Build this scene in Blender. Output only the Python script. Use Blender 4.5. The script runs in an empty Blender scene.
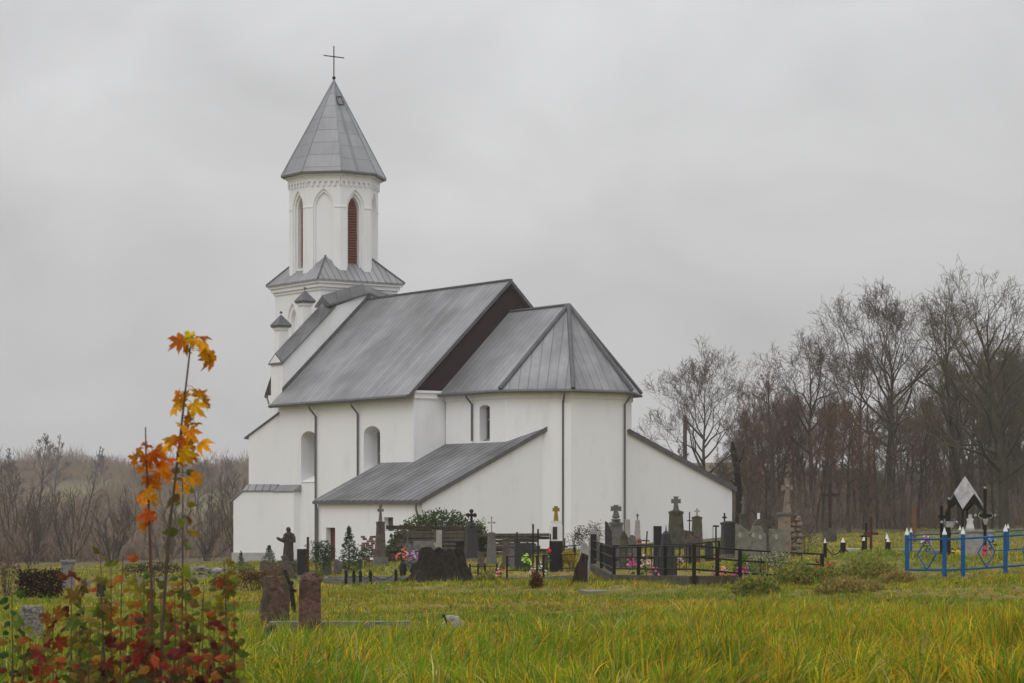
import bpy, bmesh, math, random
import numpy as np
from mathutils import Vector, Matrix
R = math.radians
S = bpy.context.scene
COL = S.collection

# ------------------------------------------------------------------ camera
FOC, HOR = 2400.0, 508.0                      # focal length and horizon, in pixels of the 1024 x 683 frame
cam = bpy.data.cameras.new('camera'); cam_o = bpy.data.objects.new('camera', cam); COL.objects.link(cam_o)
cam_o.location = (0, 0, 0); cam_o.rotation_euler = (R(90), 0, 0)
cam.sensor_width = 36; cam.lens = 36 * FOC / 1024; cam.shift_y = (HOR - 341.5) / 1024
cam.clip_start = 0.5; cam.clip_end = 8000
cam.dof.use_dof = True; cam.dof.focus_distance = 75; cam.dof.aperture_fstop = 9
S.camera = cam_o

# ------------------------------------------------------------------ sky, sun, exposure
SUN_EL, SUN_AZ = 45, -152                     # azimuth: 0 = straight ahead (+Y), positive to the right
W = bpy.data.worlds.new('World'); S.world = W; W.use_nodes = True
nt = W.node_tree; nt.nodes.clear()
def wn(t, **k):
    n = nt.nodes.new(t)
    for a, b in k.items(): setattr(n, a, b)
    return n
sky = wn('ShaderNodeTexSky', sky_type='NISHITA', sun_disc=False, sun_elevation=R(SUN_EL), sun_rotation=R(SUN_AZ), dust_density=4.0, air_density=1.5)
tc = wn('ShaderNodeTexCoord'); sep = wn('ShaderNodeSeparateXYZ'); nt.links.new(tc.outputs['Generated'], sep.inputs[0])
mp = wn('ShaderNodeMapping'); mp.inputs['Scale'].default_value = (1, 1, 1.7); mp.inputs['Location'].default_value = (.35, .2, .1); nt.links.new(tc.outputs['Generated'], mp.inputs[0])
nz = wn('ShaderNodeTexNoise'); nz.inputs['Scale'].default_value = 8; nz.inputs['Detail'].default_value = 5; nz.inputs['Roughness'].default_value = .5; nz.inputs['Distortion'].default_value = .4
nt.links.new(mp.outputs[0], nz.inputs['Vector'])
# overcast sky: the zenith about three times as bright as the horizon
grad = wn('ShaderNodeMapRange'); grad.inputs['From Min'].default_value = -0.02; grad.inputs['From Max'].default_value = 1
grad.inputs['To Min'].default_value = 4.7; grad.inputs['To Max'].default_value = 13.0; nt.links.new(sep.outputs['Z'], grad.inputs['Value'])
cl = wn('ShaderNodeMapRange'); cl.inputs['From Min'].default_value = .3; cl.inputs['From Max'].default_value = .7
cl.inputs['To Min'].default_value = .84; cl.inputs['To Max'].default_value = 1.09; nt.links.new(nz.outputs['Fac'], cl.inputs['Value'])
mul = wn('ShaderNodeMath', operation='MULTIPLY'); nt.links.new(grad.outputs[0], mul.inputs[0]); nt.links.new(cl.outputs[0], mul.inputs[1])
tint = wn('ShaderNodeMix', data_type='RGBA', blend_type='MULTIPLY'); tint.inputs['Factor'].default_value = 1
tint.inputs['A'].default_value = (.972, .972, .990, 1); nt.links.new(mul.outputs[0], tint.inputs['B'])
mx = wn('ShaderNodeMix', data_type='RGBA'); mx.inputs['Factor'].default_value = .96
nt.links.new(sky.outputs[0], mx.inputs['A']); nt.links.new(tint.outputs['Result'], mx.inputs['B'])
bg = wn('ShaderNodeBackground'); bg.inputs['Strength'].default_value = .11; nt.links.new(mx.outputs['Result'], bg.inputs['Color'])
wo = wn('ShaderNodeOutputWorld'); nt.links.new(bg.outputs[0], wo.inputs['Surface'])
sun = bpy.data.lights.new('sun', 'SUN'); sun.energy = .5; sun.angle = R(40); sun.color = (1, .985, .97)
sun_o = bpy.data.objects.new('sun', sun); COL.objects.link(sun_o)
az = R(SUN_AZ); d = Vector((math.sin(az) * math.cos(R(SUN_EL)), math.cos(az) * math.cos(R(SUN_EL)), math.sin(R(SUN_EL))))
sun_o.rotation_euler = d.to_track_quat('Z', 'Y').to_euler(); sun_o.location = d * 100
S.view_settings.view_transform = 'Standard'; S.view_settings.look = 'None'; S.view_settings.exposure = 0; S.view_settings.gamma = 1
S.view_settings.use_curve_mapping = False
S.cycles.use_denoising = True
S.cycles.max_bounces = 6; S.cycles.diffuse_bounces = 3; S.cycles.volume_bounces = 1; S.cycles.transparent_max_bounces = 6

# ------------------------------------------------------------------ helpers
def P(o, label=None, cat=None, group=None, kind=None):
    if label: o['label'] = label
    if cat: o['category'] = cat
    if group: o['group'] = group
    if kind: o['kind'] = kind
    return o
def empty(name, loc, rz=0, parent=None):
    o = bpy.data.objects.new(name, None); COL.objects.link(o); o.location = loc; o.rotation_euler = (0, 0, rz)
    o.empty_display_size = .3
    if parent: o.parent = parent
    return o
def thing(name, label, cat, loc, rz=0, group=None): return P(empty(name, loc, rz), label, cat, group)
def copy_tree(o, parent=None):
    c = o.copy(); COL.objects.link(c); c.parent = parent
    for ch in o.children: copy_tree(ch, c)
    return c

class MB:
    def __init__(s): s.v = []; s.f = []; s.c = []; s.col = (1, 1, 1)
    def add(s, vs, fs):
        n = len(s.v); s.v.extend([tuple(p) for p in vs]); s.f.extend([tuple(i + n for i in f) for f in fs]); s.c.extend([s.col] * len(fs)); return s
    def box(s, x0, x1, y0, y1, z0, z1):
        return s.add([(x0,y0,z0),(x1,y0,z0),(x1,y1,z0),(x0,y1,z0),(x0,y0,z1),(x1,y0,z1),(x1,y1,z1),(x0,y1,z1)],
                     [(0,3,2,1),(4,5,6,7),(0,1,5,4),(1,2,6,5),(2,3,7,6),(3,0,4,7)])
    def cbox(s, c, sz, M=None):
        x, y, z = (a / 2 for a in sz); c = Vector(c); q = MB().box(-x, x, -y, y, -z, z)
        return s.add([c + (M @ Vector(p) if M else Vector(p)) for p in q.v], q.f)
    def taper(s, z0, z1, a0, b0, a1, b1, c=(0, 0)):
        cx, cy = c; g = lambda a, b, z: [(cx-a/2,cy-b/2,z),(cx+a/2,cy-b/2,z),(cx+a/2,cy+b/2,z),(cx-a/2,cy+b/2,z)]
        return s.add(g(a0,b0,z0)+g(a1,b1,z1), [(0,3,2,1),(4,5,6,7),(0,1,5,4),(1,2,6,5),(2,3,7,6),(3,0,4,7)])
    def extrude(s, pts, vec):
        n = len(pts); vec = Vector(vec); a = [Vector(p) for p in pts]
        return s.add(a + [p + vec for p in a], [tuple(range(n))[::-1], tuple(range(n, 2*n))] + [(i, (i+1) % n, n+(i+1) % n, n+i) for i in range(n)])
    def tube(s, pts, rad, n=6, caps=True):
        pts = [Vector(p) for p in pts]; k = len(pts)
        if not hasattr(rad, '__len__'): rad = [rad] * k
        vs = []; up0 = None
        for i, p in enumerate(pts):
            t = (pts[min(i+1, k-1)] - pts[max(i-1, 0)]).normalized()
            if up0 is None: up0 = t.orthogonal().normalized()
            up0 = up0 - t * up0.dot(t)
            up0 = up0.normalized() if up0.length > 1e-5 else t.orthogonal().normalized()
            w = t.cross(up0)
            vs += [p + (up0 * math.cos(2*math.pi*j/n) + w * math.sin(2*math.pi*j/n)) * rad[i] for j in range(n)]
        fs = [(i*n+j, i*n+(j+1) % n, (i+1)*n+(j+1) % n, (i+1)*n+j) for i in range(k-1) for j in range(n)]
        if caps: fs += [tuple(range(n))[::-1], tuple(range((k-1)*n, k*n))]
        return s.add(vs, fs)
    def lathe(s, prof, n=12, c=(0, 0, 0), sx=1, sy=1, rot=0):
        vs = [(c[0]+r*sx*math.cos(rot+2*math.pi*j/n), c[1]+r*sy*math.sin(rot+2*math.pi*j/n), c[2]+z) for r, z in prof for j in range(n)]
        k = len(prof); fs = [(i*n+j, i*n+(j+1) % n, (i+1)*n+(j+1) % n, (i+1)*n+j) for i in range(k-1) for j in range(n)]
        return s.add(vs, fs + [tuple(range(n))[::-1], tuple(range((k-1)*n, k*n))])
    def ball(s, c, r, n=7, m=5, sq=(1, 1, 1)):
        vs = [(c[0]+r*sq[0]*math.sin(math.pi*i/m)*math.cos(2*math.pi*j/n), c[1]+r*sq[1]*math.sin(math.pi*i/m)*math.sin(2*math.pi*j/n), c[2]+r*sq[2]*math.cos(math.pi*i/m)) for i in range(1, m) for j in range(n)]
        k = len(vs); vs += [(c[0], c[1], c[2]+r*sq[2]), (c[0], c[1], c[2]-r*sq[2])]
        fs = [(i*n+(j+1) % n, i*n+j, (i+1)*n+j, (i+1)*n+(j+1) % n) for i in range(m-2) for j in range(n)]
        fs += [(j, (j+1) % n, k) for j in range(n)] + [((m-2)*n+(j+1) % n, (m-2)*n+j, k+1) for j in range(n)]
        return s.add(vs, fs)
    def build(s, name, mat, parent=None, off=None, smooth=False, uv=False, rough=0, cuts=3, seed=1, fix=True):
        me = bpy.data.meshes.new(name)
        vs = s.v if off is None else [(x+off[0], y+off[1], z+off[2]) for x, y, z in s.v]
        me.from_pydata(vs, [], s.f)
        if any(c != (1, 1, 1) for c in s.c):
            at = me.attributes.new('tone', 'FLOAT_COLOR', 'FACE'); at.data.foreach_set('color', np.array([(*c, 1) for c in s.c], np.float32).ravel())
        if fix or rough:
            bm = bmesh.new(); bm.from_mesh(me); bmesh.ops.recalc_face_normals(bm, faces=bm.faces)
            if rough:
                bmesh.ops.triangulate(bm, faces=bm.faces); bmesh.ops.subdivide_edges(bm, edges=bm.edges, cuts=cuts, use_grid_fill=True)
                rg = random.Random(seed); ph = [(rg.uniform(2, 9), rg.uniform(2, 9), rg.uniform(2, 9), rg.uniform(0, 6)) for _ in range(6)]
                bm.normal_update()
                for v in bm.verts:
                    q = sum(math.sin(v.co.x*a/rough*.06+v.co.y*b/rough*.06+v.co.z*c/rough*.06+e) for a, b, c, e in ph) / 6
                    v.co += v.normal * rough * (q + rg.uniform(-.35, .35))
            bm.to_mesh(me); bm.free()
        if uv:
            l = me.uv_layers.new(name='UVMap')
            for p in me.polygons:
                n = p.normal; hz = Vector((-n.y, n.x, 0)); hz = hz.normalized() if hz.length > 1e-4 else Vector((1, 0, 0)); upv = n.cross(hz)
                for li in p.loop_indices:
                    co = me.vertices[me.loops[li].vertex_index].co; l.data[li].uv = (co.dot(hz), co.dot(upv))
        if smooth: me.polygons.foreach_set('use_smooth', [True] * len(me.polygons))
        me.materials.append(mat)
        o = bpy.data.objects.new(name, me); COL.objects.link(o)
        if parent: o.parent = parent
        return o

def cut(o, cutter):
    """carve a recess out of a solid and keep only the result"""
    c = cutter.build('cutter', o.data.materials[0])
    m = o.modifiers.new('b', 'BOOLEAN'); m.object = c; m.operation = 'DIFFERENCE'; m.solver = 'EXACT'
    mw = o.parent; o.parent = None
    bpy.context.view_layer.update(); dg = bpy.context.evaluated_depsgraph_get()
    me = bpy.data.meshes.new_from_object(o.evaluated_get(dg)); o.modifiers.clear(); o.data = me; o.parent = mw
    bpy.data.objects.remove(c)

# ------------------------------------------------------------------ materials
def M(name, c1, c2=None, scale=4, rough=.85, bump=0, detail=5, c3=None, s3=1.2, t3=.62, metal=0, spec=.3, attr=False, trans=0, zs=1, lo=.35, hi=.65, bs=None):
    m = bpy.data.materials.new(name); m.use_nodes = True; t = m.node_tree; t.nodes.clear(); N = t.nodes.new; L = t.links.new
    out = N('ShaderNodeOutputMaterial'); b = N('ShaderNodeBsdfPrincipled'); L(b.outputs[0], out.inputs[0])
    b.inputs['Roughness'].default_value = rough; b.inputs['Metallic'].default_value = metal; b.inputs['Specular IOR Level'].default_value = spec
    tcn = N('ShaderNodeTexCoord'); mpn = N('ShaderNodeMapping'); mpn.inputs['Scale'].default_value = (1, 1, zs); L(tcn.outputs['Object'], mpn.inputs[0])
    col = None
    no = N('ShaderNodeTexNoise'); no.inputs['Scale'].default_value = scale; no.inputs['Detail'].default_value = detail; no.inputs['Roughness'].default_value = .6; L(mpn.outputs[0], no.inputs['Vector'])
    mr = N('ShaderNodeMapRange'); mr.inputs['From Min'].default_value = lo; mr.inputs['From Max'].default_value = hi; L(no.outputs['Fac'], mr.inputs['Value'])
    mixn = N('ShaderNodeMix'); mixn.data_type = 'RGBA'; L(mr.outputs[0], mixn.inputs['Factor'])
    mixn.inputs['A'].default_value = (*c1, 1); mixn.inputs['B'].default_value = (*(c2 or c1), 1); col = mixn.outputs['Result']
    if c3:
        n3 = N('ShaderNodeTexNoise'); n3.inputs['Scale'].default_value = s3; n3.inputs['Detail'].default_value = 6; n3.inputs['Roughness'].default_value = .65; L(mpn.outputs[0], n3.inputs['Vector'])
        r3 = N('ShaderNodeMapRange'); r3.inputs['From Min'].default_value = t3-.06; r3.inputs['From Max'].default_value = t3+.06; L(n3.outputs['Fac'], r3.inputs['Value'])
        m3 = N('ShaderNodeMix'); m3.data_type = 'RGBA'; L(r3.outputs[0], m3.inputs['Factor']); L(col, m3.inputs['A']); m3.inputs['B'].default_value = (*c3, 1); col = m3.outputs['Result']
    if attr:
        a = N('ShaderNodeAttribute'); a.attribute_name = 'tone'
        ma = N('ShaderNodeMix'); ma.data_type = 'RGBA'; ma.blend_type = 'MULTIPLY'; ma.inputs['Factor'].default_value = 1; L(col, ma.inputs['A']); L(a.outputs['Color'], ma.inputs['B']); col = ma.outputs['Result']
    L(col, b.inputs['Base Color'])
    if bump:
        bn = N('ShaderNodeTexNoise'); bn.inputs['Scale'].default_value = bs or scale*3; bn.inputs['Detail'].default_value = 6; L(mpn.outputs[0], bn.inputs['Vector'])
        bu = N('ShaderNodeBump'); bu.inputs['Strength'].default_value = bump; bu.inputs['Distance'].default_value = .05; L(bn.outputs['Fac'], bu.inputs['Height']); L(bu.outputs[0], b.inputs['Normal'])
    if trans:
        tr = N('ShaderNodeBsdfTranslucent'); L(col, tr.inputs[0]); ms = N('ShaderNodeMixShader'); ms.inputs[0].default_value = trans
        L(b.outputs[0], ms.inputs[1]); L(tr.outputs[0], ms.inputs[2]); L(ms.outputs[0], out.inputs[0])
    return m

def M_roof(name, c, seam=.55, dark=.55, rough=.45, metal=.25, wave=0, patch=(.8, 1.35), rows=0, seam_w=.05):
    """sheet roofing: seams along the slope, panel to panel variation, weathered patches"""
    m = bpy.data.materials.new(name); m.use_nodes = True; t = m.node_tree; t.nodes.clear(); N = t.nodes.new; L = t.links.new
    out = N('ShaderNodeOutputMaterial'); b = N('ShaderNodeBsdfPrincipled'); L(b.outputs[0], out.inputs[0])
    b.inputs['Roughness'].default_value = rough; b.inputs['Metallic'].default_value = metal
    uv = N('ShaderNodeUVMap'); sp = N('ShaderNodeSeparateXYZ'); L(uv.outputs[0], sp.inputs[0])
    def mth(op, a, bb=None):
        n = N('ShaderNodeMath'); n.operation = op
        for i, x in enumerate((a, bb)):
            if x is None: continue
            if isinstance(x, (int, float)): n.inputs[i].default_value = x
            else: L(x, n.inputs[i])
        return n.outputs[0]
    un = mth('DIVIDE', sp.outputs['X'], seam); fr = mth('FRACT', un); fl = mth('FLOOR', un)
    line = mth('LESS_THAN', fr, seam_w)
    if rows:
        rn = mth('DIVIDE', sp.outputs['Y'], rows); line = mth('MAXIMUM', line, mth('LESS_THAN', mth('FRACT', rn), .05)); fl = mth('ADD', mth('MULTIPLY', fl, 7.3), mth('FLOOR', rn))
    wnz = N('ShaderNodeTexWhiteNoise'); wnz.noise_dimensions = '1D'; L(fl, wnz.inputs['W'])
    tcn = N('ShaderNodeTexCoord'); no = N('ShaderNodeTexNoise'); no.inputs['Scale'].default_value = .3; no.inputs['Detail'].default_value = 5; no.inputs['Roughness'].default_value = .6; L(tcn.outputs['Object'], no.inputs['Vector'])
    mpn = N('ShaderNodeMapping'); mpn.inputs['Scale'].default_value = (2.2, .12, 1); L(uv.outputs[0], mpn.inputs[0])
    st = N('ShaderNodeTexNoise'); st.inputs['Scale'].default_value = 3; st.inputs['Detail'].default_value = 4; L(mpn.outputs[0], st.inputs['Vector'])
    mr = N('ShaderNodeMapRange'); mr.inputs['From Min'].default_value = .38; mr.inputs['From Max'].default_value = .64; mr.inputs['To Min'].default_value = patch[0]; mr.inputs['To Max'].default_value = patch[1]; L(no.outputs['Fac'], mr.inputs['Value'])
    k = mth('MULTIPLY', mr.outputs[0], mth('ADD', mth('MULTIPLY', wnz.outputs['Value'], .18), .9))
    k = mth('MULTIPLY', k, mth('ADD', mth('MULTIPLY', st.outputs['Fac'], .3), .85))
    k = mth('MULTIPLY', k, mth('SUBTRACT', 1.0, mth('MULTIPLY', line, dark)))
    mi = N('ShaderNodeMix'); mi.data_type = 'RGBA'; mi.blend_type = 'MULTIPLY'; mi.inputs['Factor'].default_value = 1; mi.inputs['A'].default_value = (*c, 1); L(k, mi.inputs['B']); L(mi.outputs['Result'], b.inputs['Base Color'])
    bu = N('ShaderNodeBump'); bu.inputs['Distance'].default_value = .03; bu.inputs['Strength'].default_value = .6
    hgt = mth('SINE', mth('MULTIPLY', un, 2*math.pi)) if wave else line
    if wave: bu.inputs['Distance'].default_value = wave
    L(hgt, bu.inputs['Height']); L(bu.outputs[0], b.inputs['Normal'])
    return m

plaster = M('white_plaster', (.835, .838, .85), (.868, .872, .885), .35, .9, .15, c3=(.80, .80, .805), s3=.9, t3=.6, bs=6, zs=.3)
plinth_m = M('grey_plinth', (.35, .35, .35), (.45, .45, .44), 2, .9, .3)
zinc = M_roof('zinc_roof', (.235, .238, .248), .52, .36, seam_w=.10)
zinc_l = M_roof('pale_zinc_roof', (.27, .272, .28), .46, .55, seam_w=.17, patch=(.9, 1.15))
zinc_s = M_roof('spire_zinc', (.25, .255, .27), 5, .25, rows=.95, patch=(.88, 1.15))
slate = M_roof('corrugated_sheet', (.15, .15, .155), .58, .42, .8, 0, .04, patch=(.75, 1.7), seam_w=.36)
flash = M('flashing', (.10, .10, .108), (.14, .14, .15), 2, .5, metal=.3)
gutter_m = M('gutter_metal', (.11, .11, .115), (.14, .14, .145), 3, .5, metal=.3)
maroon = M('maroon_boarding', (.022, .012, .013), (.032, .018, .018), 1.5, .85, zs=.2)
louvre_m = M('brick_red_louvre', (.21, .08, .045), (.28, .12, .07), 5, .8)
glass = M('dark_window', (.03, .032, .035), (.05, .05, .055), 2, .15, spec=.6)
frame_m = M('grey_frame', (.25, .25, .26), (.3, .3, .3), 3, .6)
door_m = M('wine_red_door', (.10, .012, .02), (.13, .02, .028), 3, .6)
iron = M('black_iron', (.008, .008, .009), (.016, .014, .013), 8, .6, .1, spec=.18)
rust = M('rusty_iron', (.05, .02, .012), (.09, .035, .02), 14, .8, .2)
granite = M('grey_granite', (.095, .092, .086), (.17, .165, .155), 12, .85, .2, c3=(.05, .05, .038), s3=3)
brown_l = M('sandy_brown_stone', (.19, .145, .11), (.31, .245, .19), 8, .9, .4, c3=(.10, .09, .065), s3=4, t3=.58)
granite_d = M('dark_granite', (.026, .027, .029), (.05, .05, .053), 12, .6, .1, spec=.2)
black_st = M('polished_black_stone', (.012, .012, .014), (.016, .016, .018), 20, .3, spec=.35)
brown_st = M('brown_stone', (.07, .054, .043), (.135, .105, .083), 7, .9, .4, c3=(.05, .048, .035), s3=3, t3=.55)
red_gran = M('red_granite', (.075, .036, .03), (.17, .095, .078), 22, .75, .4, c3=(.05, .022, .02), s3=3, t3=.52)
pink_gran = M('pink_granite', (.065, .038, .03), (.165, .10, .078), 11, .95, .7, c3=(.06, .055, .035), s3=4, t3=.52)
speck_gran = M('speckled_granite', (.06, .055, .05), (.30, .28, .26), 24, .85, .3, c3=(.06, .06, .05), s3=3, t3=.66)
mossy_l = M('pale_mossy_stone', (.15, .145, .115), (.235, .225, .19), 6, .95, .4, c3=(.09, .095, .05), s3=3, t3=.58)
mossy = M('mossy_stone', (.06, .054, .04), (.115, .105, .083), 6, .95, .4, c3=(.045, .05, .022), s3=3, t3=.55)
pale_st = M('pale_stone', (.26, .255, .24), (.40, .39, .37), 8, .85, .2, c3=(.25, .25, .22), s3=4)
concrete = M('concrete', (.15, .147, .137), (.25, .242, .225), 5, .95, .3, c3=(.13, .135, .1), s3=2)
concrete_w = M('wet_concrete', (.10, .098, .09), (.19, .185, .17), 5, .7, .3, c3=(.09, .1, .06), s3=2)
white_p = M('white_paint', (.72, .71, .69), (.78, .77, .75), 5, .6)
gold = M('gilded', (.26, .17, .025), (.38, .26, .04), 6, .4, metal=.4)
blue_p = M('blue_paint', (.007, .085, .235), (.012, .11, .29), 7, .6, .1, c3=(.02, .05, .12), s3=9, t3=.64, spec=.15)
old_wood = M('weathered_wood', (.045, .036, .029), (.11, .09, .074), 5, .9, .4, zs=.15)
dark_wood = M('dark_wood', (.025, .018, .014), (.05, .036, .028), 8, .85, .4, zs=.2)
stump_m = M('rotten_bark', (.009, .007, .0055), (.034, .026, .02), 7, .95, .8, c3=(.035, .024, .015), s3=5, t3=.64)
redwood = M('red_brown_wood', (.06, .02, .016), (.10, .03, .024), 5, .7, .2, zs=.2)
silver = M('galvanised_sheet', (.24, .235, .23), (.40, .39, .385), 5, .6, metal=.2, zs=.4)
brick_m = M('red_brick', (.11, .052, .038), (.18, .09, .065), 5, .95, .2, attr=True)
bark = M('grey_brown_bark', (.058, .047, .038), (.105, .088, .073), 3, .95, .4, zs=.3)
bark_g = M('mossy_bark', (.046, .044, .028), (.08, .073, .052), 3, .95, .4, zs=.3)
twig = M('bare_twigs', (.085, .067, .054), (.125, .10, .082), .5, .95)
twig_r = M('russet_twigs', (.125, .075, .054), (.17, .105, .078), .5, .95)
twig_o = M('olive_twigs', (.075, .068, .043), (.11, .10, .064), .5, .95)
leafm = M('leaf', (.78, .74, .7), (1.1, 1.1, 1.1), 22, .75, attr=True, trans=.35, spec=.1)
needle = M('conifer_needles', (.85, .85, .85), (1.1, 1.1, 1.1), 5, .8, attr=True)
petal = M('petals', (1.05, 1.05, 1.05), (1.25, 1.25, 1.25), 30, .6, attr=True, trans=.15)
grassm = M('grass_blades', (.85, .85, .82), (1.12, 1.1, 1.0), .6, .85, attr=True, trans=.35, spec=.04)
stem_m = M('sapling_stem', (.075, .03, .024), (.11, .05, .035), 12, .7)
stem_g = M('green_brown_stem', (.055, .04, .02), (.09, .065, .03), 12, .7)
glow_red = M('red_lamp_glass', (.35, .01, .02), (.4, .015, .03), 5, .2)

# ------------------------------------------------------------------ terrain
def sst(a, b, x):
    t = np.clip((x - a) / (b - a), 0, 1); return t * t * (3 - 2 * t)
def wob(X, Y, s, k=0):
    return (np.sin(X*1.3*s+k+1.7*np.sin(Y*.7*s+k)) + np.sin(Y*1.1*s+2*k+1.3*np.sin(X*.9*s-k)) + np.sin((X*.8+Y*.6)*2.1*s+3*k)) / 3
def gz(X, Y):
    X = np.asarray(X, float); Y = np.asarray(Y, float)
    A = np.interp(Y, [-80, 0, 22, 38, 60, 75, 100, 135, 200], [-1.5, -1.6, -1.65, -1.97, -2.2, -2.3, -2.4, -2.45, -2.5])
    Xc = 22 * np.tanh(X / 22)
    z = A + .00047 * np.clip(Y, 0, 135) * Xc
    near = 1 - sst(120, 190, Y)
    z = z + near * (.05 * wob(X, Y, .55) + .03 * wob(X, Y, 1.7, 2) + .012 * wob(X, Y, 5, 1))
    z = z + .42 * np.exp(-(((X - 10.9) / 1.7) ** 2 + ((Y - 73) / 2.2) ** 2))          # a grave mound
    y0 = 165 + np.clip(X, 0, 200) * 4
    z = z + .42 * np.exp(-((Y - 67.5 - .25*X) / 3.2) ** 2) * sst(4.5, 8, X) + .10 * wob(X, Y, .28, 7) * sst(30, 45, Y) * near + .05 * wob(X, Y, .9, 5) * sst(40, 55, Y) * near
    far = sst(y0, y0 + 130, Y)
    hill = -8 + 19 * sst(300, 800, Y + .15 * X + 30 * wob(X, Y, .008)) + 3.6 * wob(X, Y, .034, 4) * sst(420, 650, Y) + 1.0 * wob(X, Y, .05) + 3 * sst(900, 2500, Y)
    return z * (1 - far) + hill * far
def at(px, Y, dz=0):
    X = (px - 512) / FOC * Y; return Vector((X, Y, float(gz(X, Y)) + dz))
def top(px, py, Y):
    """height above the ground of a point seen at pixel row py, at distance Y"""
    return (HOR - py) * Y / FOC - float(gz((px - 512) / FOC * Y, Y))
def sc(Y): return Y / FOC                                                          # metres per pixel

def fields(X, Y):
    return np.clip(sum(np.exp(-((X-a)/w)**4 - ((Y-b)/l)**4) for a, b, w, l in ((-71, 560, 11, 60), (-118, 610, 12, 55), (-40, 640, 10, 50))), 0, 1)
def make_ground():
    xs = np.sinh(np.linspace(-1, 1, 261) * 5.3) / math.sinh(5.3) * 2500
    ys = np.concatenate([np.linspace(-80, 18, 12), np.arange(19, 140, .6), np.arange(140, 300, 4), np.arange(300, 1000, 14), np.linspace(1000, 5000, 30)])
    X, Y = np.meshgrid(xs, ys); Z = gz(X, Y); nx, ny = len(xs), len(ys)
    me = bpy.data.meshes.new('ground'); co = np.stack([X, Y, Z], -1).reshape(-1, 3)
    idx = np.arange(nx * ny).reshape(ny, nx); q = np.stack([idx[:-1, :-1], idx[:-1, 1:], idx[1:, 1:], idx[1:, :-1]], -1).reshape(-1, 4)
    me.vertices.add(len(co)); me.vertices.foreach_set('co', co.astype(np.float32).ravel()); me.loops.add(q.size); me.loops.foreach_set('vertex_index', q.ravel().astype(np.int32))
    me.polygons.add(len(q)); me.polygons.foreach_set('loop_start', np.arange(0, q.size, 4, dtype=np.int32)); me.update(); me.validate()
    me.polygons.foreach_set('use_smooth', [True] * len(q))
    lawn = np.array([.12, .13, .022]); dry = np.array([.24, .16, .035]); litter = np.array([.075, .055, .036]); scrub = np.array([.10, .074, .05]); field = np.array([.17, .165, .06])
    n1 = np.clip(.5 + .6 * wob(X, Y, .35, 1) + .25 * wob(X, Y, 1.3, 4), 0, 1)[..., None]
    c = lawn * (1 - n1) + dry * n1
    wood = (sst(118, 140, Y - .2 * X) * sst(4, 14, X))[..., None] * .85; c = c * (1 - wood) + litter * wood
    lf = (sst(135, 175, Y) * (1 - sst(-6, 6, X)))[..., None]; c = c * (1 - lf) + scrub * lf
    fm = fields(X, Y)[..., None]; c = c * (1 - fm) + field * fm
    a = me.attributes.new('tone', 'FLOAT_COLOR', 'POINT'); a.data.foreach_set('color', np.concatenate([c, np.ones(c.shape[:2] + (1,))], -1).astype(np.float32).ravel())
    me.materials.append(M('turf', (.62, .62, .62), (1.3, 1.3, 1.3), 3, 1, .6, attr=True, bs=9))
    o = bpy.data.objects.new('ground', me); COL.objects.link(o); P(o, kind='structure')
make_ground()

# ------------------------------------------------------------------ church
CZ = -3.3
church = thing('church', 'white plastered church with grey metal roofs and an octagonal belfry tower', 'church', (2.183, 135.72, CZ), R(35.04 - 90))
def cb(mb, name, mat, parent=None, **k): return mb.build(name, mat, parent or church, off=(0, 0, -CZ), **k)
EV, RZ, EZ = 7.0, 13.22, 6.40
UW, UE = -19.6, -3.93
WZ0 = -4.2
nave = cb(MB().box(-19.7, -4.2, -6.5, 6.5, WZ0, 6.6), 'nave_wall', plaster)
def arch_poly(w, z0, zs_, rise, pointed=False, n=8):
    """outline (s, z) of an opening: half widths -w/2..w/2"""
    p = [(-w/2, z0), (w/2, z0), (w/2, zs_)]
    if pointed:
        rad = (rise*rise + w*w/4) / w; cx = w/2 - rad
        a1 = math.atan2(rise, -cx)
        p += [(cx + rad*math.cos(a1*i/n), zs_ + rad*math.sin(a1*i/n)) for i in range(1, n+1)]
        p += [(-x, z) for x, z in p[-2:2:-1]] + [(-w/2, zs_)]
    else:
        p += [(w/2*math.cos(math.pi*i/n), zs_ + rise*math.sin(math.pi*i/n)) for i in range(1, n)] + [(-w/2, zs_)]
    return p
def s_wall_cut(o, uc, v, depth, poly):
    c = MB().extrude([(uc + s_, v - .3, z - CZ) for s_, z in poly], (0, depth + .3, 0)); cut(o, c)
for uc, z0, zt, side in ((-15.95, 1.55, 4.25, -1), (-8.68, 2.0, 4.35, -1)):
    for sd in (-1, 1):
        poly = arch_poly(1.8, z0, zt - .05, .45)
        v = 6.5 * sd
        c = MB().extrude([(uc + s_, v + .3*sd, z - CZ) for s_, z in poly], (0, -1.35*sd, 0)); cut(nave, c)
        w_ = cb(MB().extrude([(uc + s_*.995, v - 1.0*sd, z) for s_, z in arch_poly(1.79, z0+.01, zt-.06, .44)], (0, -.03*sd, 0)), 'window', glass, nave)
        fr = MB()
        for k in (-.85, 0, .85): fr.box(uc+k-.04, uc+k+.04, min(v-1.0*sd, v-.92*sd), max(v-1.0*sd, v-.92*sd), z0+.02, zt+.3 - abs(k)*.3)
        for zz in (z0+.06, (z0+zt)/2, zt-.1): fr.box(uc-.80, uc+.80, min(v-.99*sd, v-.93*sd), max(v-.99*sd, v-.93*sd), zz-.03, zz+.03)
        cb(fr, 'window_frame', frame_m, nave)
        cb(MB().extrude([(uc-.895, v+.05*sd, z0+.012), (uc-.895, v-.88*sd, z0+.42), (uc-.895, v-.88*sd, z0+.012)], (1.79, 0, 0)), 'window_sill', plaster, nave)
def roof_slab(pts, th=.14):
    """closed sheet through the given 3D outline (planar), thickened downwards"""
    return MB().extrude(pts, (0, 0, -th))
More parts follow.
